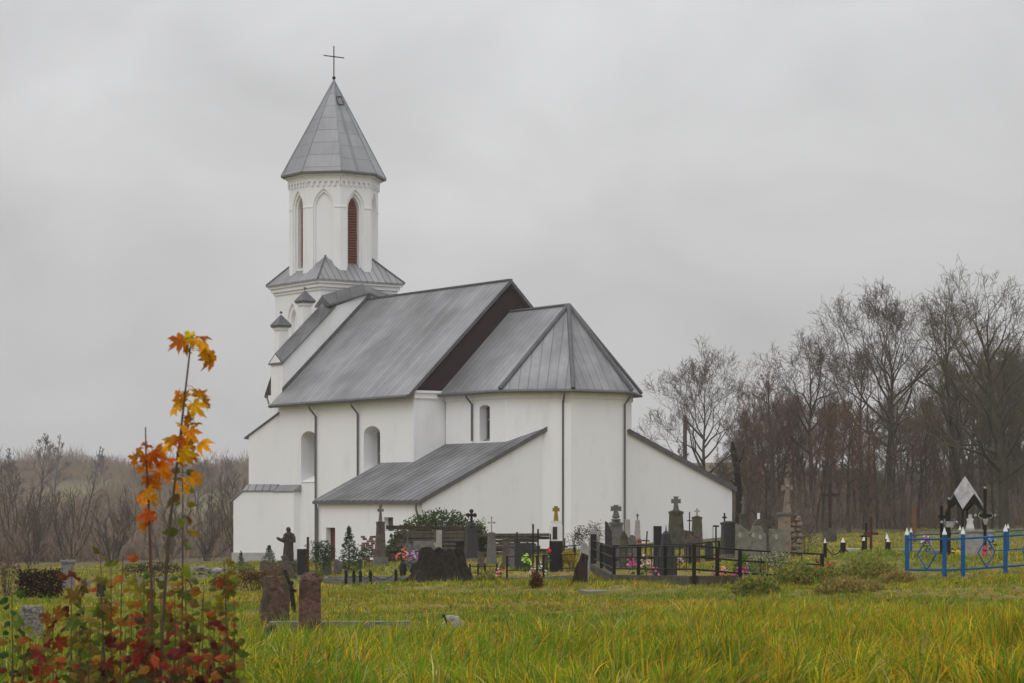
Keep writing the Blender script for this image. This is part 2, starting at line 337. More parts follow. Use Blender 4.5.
nr = MB()
for sd in (-1, 1):
    nr.extrude([(UW-.15, EV*sd, EZ), (UE, EV*sd, EZ), (UE, 0, RZ), (UW-.15, 0, RZ)], (0, 0, -.14))
nroof = cb(nr, 'nave_roof', zinc, uv=True)
cb(MB().box(UW-.1, UE+.02, -.12, .12, RZ-.05, RZ+.05), 'ridge_cap', flash, nroof)
rk = MB()
for sd in (-1, 1):
    rk.extrude([(UE+.012, EV*sd, EZ-.22), (UE+.012, EV*sd, EZ+.03), (UE+.012, 0, RZ+.03), (UE+.012, 0, RZ-.22)], (.05, 0, 0))
cb(rk, 'verge_board', flash, nroof)
def gutter(pts, name, parent, r=.12):
    return cb(MB().tube(pts, r, 8), name, gutter_m, parent)
for sd in (-1, 1): gutter([(UW-.15, (EV+.05)*sd, EZ-.13), (UE, (EV+.05)*sd, EZ-.13)], 'gutter', nroof)
def downpipe(u, v0, v1, z, z1, parent, nu=0, nvv=-1):
    """from a gutter at v0 back to the wall at v1 and down"""
    pts = [(u, v0, z), (u, v0, z-.25), (u+nu*0, v1, z-.75), (u, v1, z1)]
    return cb(MB().tube(pts, .065, 8), 'downpipe', gutter_m, parent)
for u in (-14.95, -10.1): downpipe(u, -7.05, -6.6, EZ-.15, -3.2, nave)
cb(MB().extrude([(-4.19, -6.3, 6.65), (-4.19, 6.3, 6.65), (-4.19, 0, RZ-.4)], (.12, 0, 0)), 'gable_boarding', maroon)
gc = MB().box(-4.5, -3.98, -6.55, 6.55, 6.5, 6.64); gc.box(-4.5, -4.08, -6.53, 6.53, 6.2, 6.5)
cb(gc, 'gable_cornice', plaster)
# chancel with its half octagon end
c8, s8 = math.cos(math.pi/8), math.sin(math.pi/8)
def apse(Rr, u0=-4.1): return [(u0, -Rr*c8), (Rr*s8, -Rr*c8), (Rr*c8, -Rr*s8), (Rr*c8, Rr*s8), (Rr*s8, Rr*c8), (u0, Rr*c8)]
chan = cb(MB().extrude([(u, v, WZ0) for u, v in apse(4.74)], (0, 0, 6.4-WZ0)), 'chancel_wall', plaster)
cb(MB().extrude([(u, v, 6.02) for u, v in apse(4.84)], (0, 0, .36)), 'chancel_cornice', plaster, chan)
for sd in (-1, 1):
    v = 4.38 * sd; uc = -.2
    c = MB().extrude([(uc + s_, v + .3*sd, z - CZ) for s_, z in arch_poly(1.0, 3.72, 5.55, .18)], (0, -1.0*sd, 0)); cut(chan, c)
    cb(MB().box(uc-.495, uc+.495, min(v-.5*sd, v-.53*sd), max(v-.5*sd, v-.53*sd), 3.73, 5.73), 'window', glass, chan)
    fr = MB()
    for k in (-.45, 0, .45): fr.box(uc+k-.03, uc+k+.03, min(v-.5*sd, v-.44*sd), max(v-.5*sd, v-.44*sd), 3.74, 5.62)
    fr.box(uc-.42, uc+.42, min(v-.49*sd, v-.45*sd), max(v-.49*sd, v-.45*sd), 4.9, 4.96)
    cb(fr, 'window_frame', frame_m, chan)
ZA, ZE2, UA, RR = 11.35, 6.5, 1.71, 5.26
ap = apse(RR)
cr = MB()
tri = [[ap[0], ap[1], (UA, 0), (-4.1, 0)], [ap[1], ap[2], (UA, 0)], [ap[2], ap[3], (UA, 0)], [ap[3], ap[4], (UA, 0)], [ap[4], ap[5], (-4.1, 0), (UA, 0)]]
for q in tri: cr.extrude([(u, v, ZA if v == 0 and (u in (UA, -4.1)) else ZE2) for u, v in q], (0, 0, -.12))
croof = cb(cr, 'chancel_roof', zinc, uv=True)
hp = MB()
for a in ap[1:5]: hp.tube([(a[0]*1.01, a[1]*1.01, ZE2+.02), (UA, 0, ZA+.03)], .13, 6)
hp.tube([(-4.0, 0, ZA+.02), (UA, 0, ZA+.03)], .09, 6)
cb(hp, 'ridge_cap', flash, croof)
gutter([(u*1.012, v*1.012, ZE2-.12) for u, v in ap], 'gutter', croof, .08)
def wallpipe(dirn, parent, zt=ZE2-.15, zb=-3.2, r1=5.2, r2=4.6):
    ca, sa = math.cos(dirn), math.sin(dirn)
    cb(MB().tube([(r1*ca, r1*sa, zt), (r1*ca, r1*sa, zt-.15), (r2*ca, r2*sa, zt-.6), (r2*ca, r2*sa, zb)], .06, 8), 'downpipe', gutter_m, parent)
wallpipe(-R(27.5), chan, r1=5.1, r2=4.60); wallpipe(math.pi/8, chan, r2=4.83)
cb(MB().tube([(-1.35, -4.85, ZE2-.15), (-1.35, -4.85, ZE2-.3), (-1.35, -4.47, ZE2-.7), (-1.35, -4.47, 3.75)], .06, 8), 'downpipe', gutter_m, chan)
# lean-to vestries on both flanks
def vestry(sd, ve, ze, slope, uw, ue):
    vin = 2.72 if sd < 0 else 3.0
    vt = -vin; zt = ze + slope*(ve - vin)
    prof = [(ve*sd, WZ0), (ve*sd, ze-.06), (vin*sd, zt-.06), (vin*sd, WZ0)]
    w = cb(MB().extrude([(uw, v, z) for v, z in prof], (ue-uw, 0, 0)), 'vestry_wall', plaster)
    o_ = .22
    r = MB().extrude([(uw-.15, (ve+o_)*sd, ze-.1), (ue+.13, (ve+o_)*sd, ze-.1), (ue+.13, vin*sd, zt), (uw-.15, vin*sd, zt)], (0, 0, .09))
    rf = cb(r, 'vestry_roof', slate, uv=True)
    cb(MB().extrude([(ue+.135, (ve+o_)*sd, ze-.24), (ue+.135, (ve+o_)*sd, ze+.03), (ue+.135, vin*sd, zt+.13), (ue+.135, vin*sd, zt-.14)], (.05, 0, 0)), 'verge_board', flash, rf)
    cb(MB().box(uw-.15, ue+.13, min((ve+o_)*sd, (ve+o_+.06)*sd), max((ve+o_)*sd, (ve+o_+.06)*sd), ze-.22, ze-.08), 'gutter', flash, rf)
    return w
vs = vestry(-1, 10.75, .45, .485, -7.6, 3.28)
vestry(1, 10.68, 1.18, .41, -7.75, 3.2)
for uc, z0, z1, wdt, mt, nm in ((-6.2, -3.05, -1.1, 1.0, door_m, 'door'), (-.1, -1.25, -.5, .95, glass, 'window')):
    c = MB().box(uc-wdt/2, uc+wdt/2, -11.1, -10.3, z0-CZ, z1-CZ); cut(vs, c)
    w_ = cb(MB().box(uc-wdt/2+.002, uc+wdt/2-.002, -10.45, -10.40, z0, z1), nm, mt, vs)
cb(MB().tube([(-7.5, -11.0, .3), (-7.5, -10.85, -.1), (-7.5, -10.85, -3.1)], .06, 8), 'downpipe', gutter_m, vs)
cb(MB().tube([(3.05, -11.0, .3), (3.05, -11.0, -.05), (3.05, -10.85, -.6), (3.05, -10.85, -3.1)], .06, 8), 'downpipe', gutter_m, vs)
# west gable wall with its pitched coping
UG0, UG1 = -21.1, -19.62
prof = [(-6.2, 9.02), (-2.5, 12.62), (0, 13.55), (2.5, 12.62), (6.2, 9.02)]
wg = cb(MB().extrude([(UG0, v, z) for v, z in [(-6.2, WZ0)] + prof + [(6.2, WZ0)]], (UG1-UG0, 0, 0)), 'west_gable', plaster)
cp = MB(); um = (UG0+UG1)/2; e0, e1 = UG0-.16, UG1+.16; rise = .62
def coping(a, b, ra=0):
    (v0, z0), (v1, z1) = a, b
    sec = lambda v, z: [(e0, v, z+.0), (um, v, z+rise), (e1, v, z+.0), (e1, v, z-.12), (e0, v, z-.12)]
    p = sec(v0, z0) + sec(v1, z1)
    cp.add(p, [(0,1,2,3,4), (9,8,7,6,5)] + [(i, (i+1) % 5, 5+(i+1) % 5, 5+i) for i in range(5)])
coping((-6.3, 9.0), (-2.45, 12.72)); coping((-2.95, 12.74), (0, 13.62)); coping((0, 13.62), (2.95, 12.74)); coping((2.45, 12.72), (6.3, 9.0))
for sd in (-1, 1): cb(MB().extrude([(e0+.2, 6.31*sd, 9.0), (e1-.2, 6.31*sd, 9.0), (um, 6.31*sd, 9.5)], (0, .02*sd, 0)), 'coping_end', plaster, wg)
cb(cp, 'coping', M_roof('coping_sheet', (.12, .12, .125), .9, .4, .5, patch=(.75, 1.5)), wg, uv=True)
fl = MB()
for sd in (-1, 1): fl.extrude([(UG1+.003, 6.25*sd, 7.05), (UG1+.003, 6.25*sd, 7.42), (UG1+.003, 0, 13.5), (UG1+.003, 0, 13.1)], (.06, 0, 0))
cb(fl, 'step_flashing', flash, wg)
for v, zb, zt in ((-5.65, 8.9, 11.08), (-3.93, 10.6, 12.68)):
    for sd in (-1, 1):
        pn = cb(MB().box(um-.75, um-.15, v*sd-.3, v*sd+.3, zb, zt), 'pinnacle', plaster, wg)
        # the metal caps
        pc = MB().taper(zt+.28, zt+.95, 1.05, 1.05, .06, .06, (um-.45, v*sd)); pc.box(um-.45-.47, um-.45+.47, v*sd-.47, v*sd+.47, zt+.16, zt+.279)
        pc.ball((um-.45, v*sd, zt+1.1), .09); cb(pc, 'pinnacle_cap', flash, wg)
        cb(MB().box(um-.45-.38, um-.45+.38, v*sd-.38, v*sd+.38, zt, zt+.159), 'pinnacle_cornice', plaster, wg)
# diagonal corner buttresses at the west end, on a wider base
for sd in (-1, 1):
    y = lambda v: v*sd
    e = Vector((-.7071, .7071*sd, 0)); q = Vector((-.7071, -.7071*sd, 0))            # outwards along the diagonal; across it, away from the front
    def dp(o_, t_, w_, z): return Vector((o_[0], y(o_[1]), 0)) + e*t_ + q*w_ + Vector((0, 0, z))
    o1, o2 = (-19.56, 6.5), (-19.40, 6.93)
    bt = cb(MB().extrude([dp(o1, -.3, 0, WZ0), dp(o1, -.3, 0, 6.0), dp(o1, 1.93, 0, 4.42), dp(o1, 1.93, 0, WZ0)], q*1.5), 'buttress', plaster)
    cb(MB().extrude([dp(o1, 0, -.12, 5.82), dp(o1, 2.2, -.12, 4.26), dp(o1, 2.2, -.12, 4.36), dp(o1, 0, -.12, 5.92)], q*1.74), 'coping', flash, bt)
    lb = cb(MB().extrude([dp(o2, -.5, 0, WZ0), dp(o2, -.5, 0, 1.03), dp(o2, 1.98, 0, 1.03), dp(o2, 2.6, 0, .46), dp(o2, 2.6, 0, WZ0)], q*2.1)
            .box(-19.41, -16.96, min(y(6.95), y(6.3)), max(y(6.95), y(6.3)), WZ0, 1.015), 'buttress_base', plaster)
    sh = MB(); I = lambda *p: sh.add(list(p), [tuple(range(len(p)))])
    I(dp(o2, 0, -.1, 1.03), dp(o2, 2.0, -.1, 1.03), dp(o1, 1.97, -.004, 1.42), dp(o1, 0, -.004, 1.42))
    I(dp(o2, 2.0, -.1, 1.03), dp(o2, 2.0, 2.2, 1.03), dp(o1, 1.97, 1.6, 1.42), dp(o1, 1.97, -.004, 1.42))
    I(dp(o2, 2.0, -.1, 1.035), dp(o2, 2.0, 2.2, 1.035), dp(o2, 2.8, 2.2, .38), dp(o2, 2.8, -.1, .38))
    I((-19.35, y(7.06), 1.03), (-16.86, y(7.06), 1.03), (-16.86, y(6.51), 1.42), (-19.56, y(6.51), 1.42))
    I((-16.86, y(7.06), 1.03), (-16.86, y(6.51), 1.03), (-16.86, y(6.51), 1.42))
    so = cb(sh, 'offset_sheet', zinc_l, lb, uv=True); md = so.modifiers.new('t', 'SOLIDIFY'); md.thickness = .06
    cb(MB().extrude([dp(o2, -.4, -.09, WZ0), dp(o2, 2.69, -.09, WZ0), dp(o2, 2.69, -.09, -2.75), dp(o2, -.4, -.09, -2.75)], q*2.2), 'plinth', plinth_m, lb)
    # rain sheet on the outer face of the gable end
    cb(MB().extrude([(UG0-.005, y(5.6), 8.15), (UG0-.005, y(6.2), 8.15), (UG0-.78, y(6.2), 7.05), (UG0-.78, y(5.6), 7.05)], (0, 0, .1))
       .tube([(UG0-.75, y(6.1), 7.05), (UG0-.45, y(6.1), 6.5)], .05, 6).ball((UG0-.78, y(6.1), 6.98), .13), 'rain_sheet', flash, wg)
# tower
UT = -23.87; TW = 2.9
tw = cb(MB().box(UT-TW, UT+TW, -TW+.18, TW, WZ0, 14.1), 'tower_wall', plaster)
tcor = MB()
for k, (e, z0, z1) in enumerate(((.08, 13.78, 13.96), (.2, 13.961, 14.2), (.33, 14.201, 14.4))): tcor.box(UT-TW-e, UT+TW+e, -TW+.18-e, TW+e, z0, z1)
cb(tcor, 'tower_cornice', plaster, tw)
for sd in (-1, 1):
    po = arch_poly(1.25, 10.3, 12.0, 1.15, True)
    cut(tw, MB().extrude([(UT-.65 + s_, (TW-.09+.29)*sd, z-CZ) for s_, z in po], (0, -.50*sd, 0)))
    po = arch_poly(.85, 10.3, 11.9, .9, True)
    cut(tw, MB().extrude([(UT-.65 + s_, (TW-.09+.29)*sd, z-CZ) for s_, z in po], (0, -.78*sd, 0)))
TE, TZ, SL = 3.32, 14.45, 1.04
pk = TZ + SL*TE
ts = MB(); cn = [(UT-TE, -TE+.17), (UT+TE, -TE+.17), (UT+TE, TE), (UT-TE, TE)]
hh = 1.6
for i in range(4):
    a, b = cn[i], cn[(i+1) % 4]; f = lambda p: (UT + (p[0]-UT)*(1-hh/TE), p[1]*(1-hh/TE))
    ts.extrude([(a[0], a[1], TZ), (b[0], b[1], TZ), (*f(b), TZ+SL*hh), (*f(a), TZ+SL*hh)], (0, 0, -.1))
tsk = cb(ts, 'tower_roof', zinc_l, tw, uv=True)
th = MB()
for a in cn: cb(MB().tube([(a[0], a[1], TZ+.01), (UT+(a[0]-UT)*(1-hh/TE), a[1]*(1-hh/TE), TZ+SL*hh+.01)], .07, 6), 'tower_hip', flash, tw)
# belfry: octagon, openings on the four sides and blind arches on the diagonals
AP = 2.68; RO = AP / c8
octo = lambda r, z, k=1: [(UT + r*math.cos(math.pi/8+math.pi/4*i), r*math.sin(math.pi/8+math.pi/4*i), z) for i in range(8)]
bel = cb(MB().extrude(octo(RO, 14.3), (0, 0, 21.0-14.3)), 'belfry_wall', plaster)
for i in range(8):
    a = math.pi/4*i; n = Vector((math.cos(a), math.sin(a), 0)); t = Vector((-n.y, n.x, 0)); c0 = Vector((UT, 0, -CZ))
    def cutter(w, z0, zs_, rise, d_): return MB().extrude([c0 + n*(AP+.2) + t*s_ + Vector((0, 0, z)) for s_, z in arch_poly(w, z0, zs_, rise, True)], n*-(d_+.2))
    if i % 2 == 0:
        cut(bel, cutter(1.30, 14.9, 19.15, 1.15, .10)); cut(bel, cutter(1.06, 14.9, 19.12, .95, .24)); cut(bel, cutter(.84, 15.35, 19.1, .78, .75))
        lv = MB()
        q = lambda s_, z, dd: Vector((UT, 0, z)) + n*dd + t*s_
        po = arch_poly(.838, 15.35, 19.1, .778, True)
        lv.extrude([q(s_, z, AP-.62) for s_, z in po], n*-.04)
        z = 15.45
        while z < 19.7:
            hw = .40 if z < 19.1 else .40*max(.1, 1-(z-19.1)/.78)
            lv.add([q(-hw, z, AP-.46), q(hw, z, AP-.46), q(hw, z+.10, AP-.60), q(-hw, z+.10, AP-.60), q(-hw, z+.03, AP-.46), q(hw, z+.03, AP-.46), q(hw, z+.13, AP-.60), q(-hw, z+.13, AP-.60)],
                   [(0,3,2,1),(4,5,6,7),(0,1,5,4),(1,2,6,5),(2,3,7,6),(3,0,4,7)]); z += .17
        cb(lv, 'louvre', louvre_m, bel)
    else:
        cut(bel, cutter(1.36, 14.9, 19.15, 1.18, .10)); cut(bel, cutter(1.14, 14.9, 19.12, 1.0, .22))
fz = MB(); imp = MB()
for i in range(8):
    a = math.pi/4*i; n = Vector((math.cos(a), math.sin(a), 0)); t = Vector((-n.y, n.x, 0)); hwid = AP*math.tan(math.pi/8)
    q = lambda s_, z, e: Vector((UT, 0, z)) + n*(AP+e) + t*s_
    k = 6; st = 2*hwid/k; lower = []
    for j in range(k):
        x0 = -hwid + j*st; w4 = st*.17
        lower += [(x0, 20.50), (x0+w4, 20.50)] + [(x0+st/2 - (st/2-w4)*math.cos(math.pi*m/5), 20.66 + (st/2-w4)*math.sin(math.pi*m/5)) for m in range(6)] + [(x0+st-w4, 20.50)]
    lower.append((hwid, 20.50))
    poly = lower + [(hwid, 21.02), (-hwid, 21.02)]
    fz.extrude([q(s_, z, -.02) for s_, z in poly], n*.12)
    for s0, s1 in ((-hwid, -.655), (.655, hwid)):
        if i % 2: s0, s1 = (s0, -.685) if s0 < 0 else (.685, s1)
        cb(MB().extrude([q(s0, 19.12, -.02), q(s1, 19.12, -.02), q(s1, 19.2, -.02), q(s0, 19.2, -.02)], n*.055), 'impost_band', plaster, bel)
cb(fz, 'arcade_frieze', plaster, bel)
bc = MB()
for r, z0, z1 in ((RO+.14, 21.021, 21.14), (RO+.30, 21.141, 21.28)): bc.extrude(octo(r, z0), (0, 0, z1-z0))
cb(bc, 'belfry_cornice', plaster, bel)
sp = MB(); RS = 3.42; ZS0, ZS1 = 21.38, 27.7
o8 = octo(RS, ZS0)
for i in range(8): sp.add([o8[i], o8[(i+1) % 8], (UT, 0, ZS1)], [(0, 1, 2)])
sp.add(octo(RS, ZS0-.001), [tuple(range(8))[::-1]])
spire = cb(sp, 'spire', zinc_s, uv=True, fix=True)
cb(MB().extrude(octo(RS+.02, ZS0-.13), (0, 0, .128)), 'spire_eave', flash, spire)
sh = MB()
for p in o8: sh.tube([p, (UT, 0, ZS1)], .045, 5)
cb(sh, 'spire_hip', zinc_s, spire, uv=True)
hx = Matrix.Rotation(0, 3, 'Z')
cr_ = MB().tube([(UT, 0, 27.5), (UT, 0, 29.88)], .038, 8).tube([(UT, -.76, 29.2), (UT, .76, 29.2)], .035, 8); cr_.ball((UT, 0, 27.82), .12)
cb(cr_, 'cross', iron, spire)
hm = MB()
for t0, t1, z0, z1 in ((-.2, .2, 25.95, 26.0), (-.2, .2, 26.5, 26.54), (-.22, -.17, 25.95, 26.54), (.17, .22, 25.95, 26.54)):
    fr_ = lambda z: UT + RS*c8*(ZS1-z)/(ZS1-ZS0) - .01
    hm.extrude([(fr_(z0), t0, z0), (fr_(z0), t1, z0), (fr_(z1), t1, z1), (fr_(z1), t0, z1)], (.07, 0, .03))
cb(hm, 'hatch_frame', flash, spire)

# ------------------------------------------------------------------ bare trees
def rot_to(d, ang, az):
    o = d.orthogonal().normalized(); w = d.cross(o); return (d*math.cos(ang) + (o*math.cos(az)+w*math.sin(az))*math.sin(ang)).normalized()
def gen_tree(seed, H, fork=.35, r0=.3, limbs=14, gens=5, ang=.36, ratio=.80, rt=.010, up=.07, wand=.10, side=.75, crown=.26, top_=.82, wide=1.0, twn=3, low=.5):
    """trunk that divides again and again into two, with side twigs: a rounded, finely branched crown"""
    rg = random.Random(seed); A, B = MB(), MB(); gs = lambda k: Vector((rg.gauss(0, k), rg.gauss(0, k), rg.gauss(0, k)))
    def limb(p, d_, L, r, r1, mb, ns, sides):
        pts = [p]; dd = d_; ds = []
        for i in range(ns): dd = (dd + gs(wand) + Vector((0, 0, up*.5))).normalized(); p = p + dd*L/ns; pts.append(p); ds.append(dd)
        mb.tube(pts, [r + (r1-r)*i/ns for i in range(ns+1)], sides, caps=False); return pts, ds
    def sprig(p, d_, L, k):
        d2 = rot_to(d_, rg.uniform(.5, 1.0), rg.uniform(0, 6.28)); pts, ds = limb(p, d2, L, rt*1.25, rt*.8, B, 2, 3)
        for j in range(k): limb(pts[1+j % 2], rot_to(ds[-1], rg.uniform(.35, .9), rg.uniform(0, 6.28)), L*rg.uniform(.35, .7), rt, rt*.6, B, 1, 3)
    def grow(p, d_, L, r, g):
        mb = A if g >= gens-1 else B; r1 = max(rt, r*.74)
        pts, ds = limb(p, d_, L, r, r1, mb, 3 if g > 1 else 2, 6 if g >= gens-1 else (4 if g > 2 else 3))
        if g <= gens-1:
            for q, dq in zip(pts[1:], ds):
                if rg.random() < side: sprig(q, dq, L*rg.uniform(.5, .9) if g < 3 else L*rg.uniform(.3, .6), twn)
        if g <= 0: return
        dd = ds[-1]; az = rg.uniform(0, 6.28); w = rg.uniform(.3, .7)
        for k in range(2):
            a_ = ang*rg.uniform(.5, 1.35)*(w if k else 1-w)*2
            nd = (rot_to(dd, a_, az + math.pi*k) + Vector((0, 0, up))).normalized()
            grow(pts[-1], nd, L*ratio*rg.uniform(.82, 1.15), max(rt, r1*(.85 if k == (w > .5) else .7)), g-1)
    ns = 12; TH = H*top_; p = Vector((0, 0, -.3)); d_ = Vector((rg.uniform(-.03, .03), rg.uniform(-.03, .03), 1)).normalized(); tp = [p]; td = []
    for i in range(ns): d_ = (d_ + gs(wand*.45) + Vector((0, 0, .04))).normalized(); p = p + d_*(TH+.3)/ns; tp.append(p); td.append(d_)
    tr = [max(rt*2, r0*(1 - .90*(i/ns)**.95)) for i in range(ns+1)]; tr[0] *= 1.25; A.tube(tp, tr, 8, caps=False)
    geo = (1-ratio**(gens+1))/(1-ratio)
    for k in range(limbs):
        u = (k+rg.random()*.9)/limbs; f = fork + (1-fork)*u*.98; i = min(ns-1, int(f*ns)); bp = tp[i].lerp(tp[i+1], f*ns-i)
        env = crown*H*(.62 + .5*math.sin(math.pi*min(1, .12+.80*u)))*rg.uniform(.8, 1.12)*(1-.45*u*u)
        grow(bp, rot_to(td[i], (1.12-.78*u)*wide*rg.uniform(.8, 1.15), k*2.4+rg.uniform(-.5, .5)), env/geo*1.25, min(tr[i]*.7, r0*(.42-.22*u)*rg.uniform(.8, 1.2)), gens - (1 if u > .8 else 0))
    grow(tp[-1], td[-1], crown*H*.6/geo*1.2, tr[-1], gens-1)
    for k in range(int(low*6)):                                       # thin branches low on the trunk
        i = rg.randrange(2, max(3, int(fork*ns))); grow(tp[i].lerp(tp[i+1], rg.random()), rot_to(td[i], rg.uniform(.8, 1.3), rg.uniform(0, 6.28)), crown*H/geo*rg.uniform(.35, .7), r0*.12, max(2, gens-2))
    zz = sorted(p[2] for p in B.v); f_ = H / zz[int(len(zz)*.9995)]
    for m_ in (A, B): m_.v = [(x*f_, y_*f_, z*f_) for x, y_, z in m_.v]
    return A, B
def make_tree(name, label, mt, mtw, loc, rz=0, group=None, **k):
    A, B = gen_tree(**k); t = thing(name, label, 'tree', loc, rz, group)
    A.build('trunk', mt, t, smooth=True, fix=False); B.build('crown', mtw, t, fix=False); return t
def tree_at(px, Y, ytop): return at(px, Y), top(px, ytop, Y)
TG = 'bare trees of the wood right of the church'
def hero(label, px, Y, ytop, mt=bark, mtw=twig, hs=1.0, **k):
    loc, H = tree_at(px, Y, ytop); return make_tree('bare_tree', label, mt, mtw, loc, k.pop('rz', 0), None, H=H*hs, **k)
hero('lone bare tree rising behind the right-hand lean-to, leaning side branches to the left', 703, 172, 337, seed=11, fork=.34, r0=.30, limbs=15, crown=.46, ang=.40, gens=6, wide=1.05)
hero('medium bare tree with a forked crown between the lone tree and the tallest round crown', 812, 165, 328, seed=5, fork=.46, r0=.29, limbs=14, crown=.34, wide=.9)
hero('tallest round-crowned bare tree standing above the middle of the wood', 886, 158, 279, bark, twig, seed=23, fork=.42, r0=.36, limbs=20, crown=.42, wide=.98, ang=.38, gens=6, side=.6)
hero('big dark bare tree at the right edge with thick ascending limbs', 1006, 140, 256, bark_g, twig_o, seed=31, fork=.26, r0=.40, limbs=17, crown=.40, wide=.95, gens=5, side=.55)
hero('olive tinged bare tree just left of the right-edge tree', 962, 150, 288, bark_g, twig_o, seed=37, fork=.34, r0=.29, limbs=14, crown=.27, wide=.8, side=.5, twn=2)
hero('slim bare tree half hidden by the left side of the tallest round crown', 862, 170, 330, bark, twig, seed=41, fork=.5, r0=.23, limbs=12, crown=.27, wide=.85)
protos = []
for i, (sd, mt, tm, kw) in enumerate(((101, bark, twig_r, dict(fork=.42, limbs=13, crown=.21, wide=.8, low=1)), (102, bark, twig, dict(fork=.52, limbs=10, crown=.21, wide=.8, low=1.3)),
                               (103, bark_g, twig_o, dict(fork=.36, limbs=14, crown=.2, wide=.85, low=2)), (104, bark, twig, dict(fork=.60, limbs=9, crown=.24, wide=.85, low=.8)),
                               (105, bark, twig_r, dict(fork=.22, limbs=15, crown=.18, wide=.8, low=1)))):
    lab = ['slender wood tree with a russet haze of fine twigs', 'slender grey-brown bare tree inside the wood', 'bare wood tree with mossy olive trunk and twigs', 'bare wood tree with a high open crown', 'russet bushy-sided young tree at the wood edge'][i]
    A, B = gen_tree(seed=sd, H=14, r0=.21, rt=.010, gens=4, side=.9, **kw); t = thing('wood_tree', lab, 'tree', (0, 0, 0), 0, TG)
    A.build('trunk', mt, t, smooth=True, fix=False); B.build('crown', tm, t, fix=False); protos.append([t, False])
rg = random.Random(77)
skyline = ([640, 700, 730, 760, 800, 840, 880, 930, 960, 1000, 1030, 1100], [452, 446, 420, 386, 374, 390, 396, 372, 345, 325, 312, 300])
spots = []
for i in range(98):
    px = 715 + 345 * (i + rg.random()) / 98; Y = rg.uniform(138, 205)
    if px < 742: Y = rg.uniform(160, 210)
    spots.append((px, Y))
for i, (px, Y) in enumerate(spots):
    yt = np.interp(px, *skyline) + abs(rg.gauss(0, 1)) * 34 + 4
    w = [4, 3, .6, 1.5, 3] if px < 850 else [1.2, 3, 3.2, 2, 1.2]
    j = rg.choices(range(5), w)[0]; t, used = protos[j]
    loc, H = tree_at(px, Y, yt)
    H = max(5, min(H, 19))
    o = t if not used else copy_tree(t); protos[j][1] = True
    o.location = loc; o.rotation_euler.z = rg.uniform(0, 6.28); s_ = H/14; o.scale = (s_*rg.uniform(.85, 1.15), s_*rg.uniform(.85, 1.15), s_)
# russet low tree behind the lean-to, dead trunk and pole
hero('low russet tree with fine twigs just left of the lone tree', 672, 190, 440, bark, twig_r, seed=51, fork=.2, r0=.2, limbs=15, crown=.24)
hero('russet round-topped tree right of the lone tree, beside its trunk', 744, 182, 402, bark, twig_r, seed=53, fork=.34, r0=.26, limbs=15, crown=.24)
hero('russet round-topped tree left of the forked-crown tree', 772, 178, 362, bark, twig_r, seed=57, fork=.32, r0=.26, limbs=15, crown=.24)
t = thing('dead_trunk', 'broken ivy-darkened dead trunk standing at the right end of the church', 'tree', at(738, 152), 0)
MB().tube([(0, 0, -.3), (.1, 0, 2), (-.05, 0, 4.2), (-.3, .05, 5.4), (-.35, 0, 5.9)], [.27, .22, .2, .17, .08], 9).tube([(-.1, 0, 4.4), (.3, -.1, 5.0), (.35, -.1, 5.5)], [.1, .07, .03], 6).tube([(.05, 0, 3), (-.5, -.1, 3.5)], [.08, .03], 6).build('trunk', stump_m, t, rough=.05, cuts=1)
t = thing('utility_pole', 'weathered wooden pole with a slanting brace behind the right-hand lean-to', 'pole', at(685, 158), 0)
hp_ = top(685, 415, 158); MB().tube([(0, 0, -.5), (0, 0, hp_)], [.16, .12], 8).build('pole', old_wood, t)
MB().tube([(.05, .15, hp_-.3), (1.35, .15, hp_-1.7)], .07, 6).build('brace', old_wood, t)

# far trees on the hill to the left, bare shrubs in the valley
for lab, px, Y, yt, sd, kw in (('tall hazy bare tree on the far ridge, left of a close pair', 40, 560, 433, 61, dict(fork=.45, crown=.2)), ('hazy bare tree on the far ridge, right of a close pair', 53, 575, 434, 62, dict(fork=.2, crown=.14)),
                            ('thin hazy tree alone on the far ridge, left of two', 92, 600, 446, 63, dict(fork=.35, crown=.12)), ('thin hazy tree alone on the far ridge, right of two', 106, 610, 448, 64, dict(fork=.35, crown=.12)),
                            ('tall hazy bare tree at the far left edge of the ridge', 10, 430, 448, 65, dict(fork=.3, crown=.2)), ('rounded hazy tree on the ridge left of the church, behind the tall sapling', 197, 520, 459, 66, dict(fork=.25, crown=.36)), ('broad hazy tree on the ridge close to the church corner', 222, 560, 456, 67, dict(fork=.22, crown=.4)), ('low rounded hazy tree on the ridge right of the thin pair', 140, 600, 464, 68, dict(fork=.2, crown=.4))):
    loc, H = tree_at(px, Y, yt); make_tree('ridge_tree', lab, bark, twig, loc, 0, 'trees on the far ridge', seed=sd, H=H, r0=.3, rt=.03, gens=4, limbs=13, **kw)
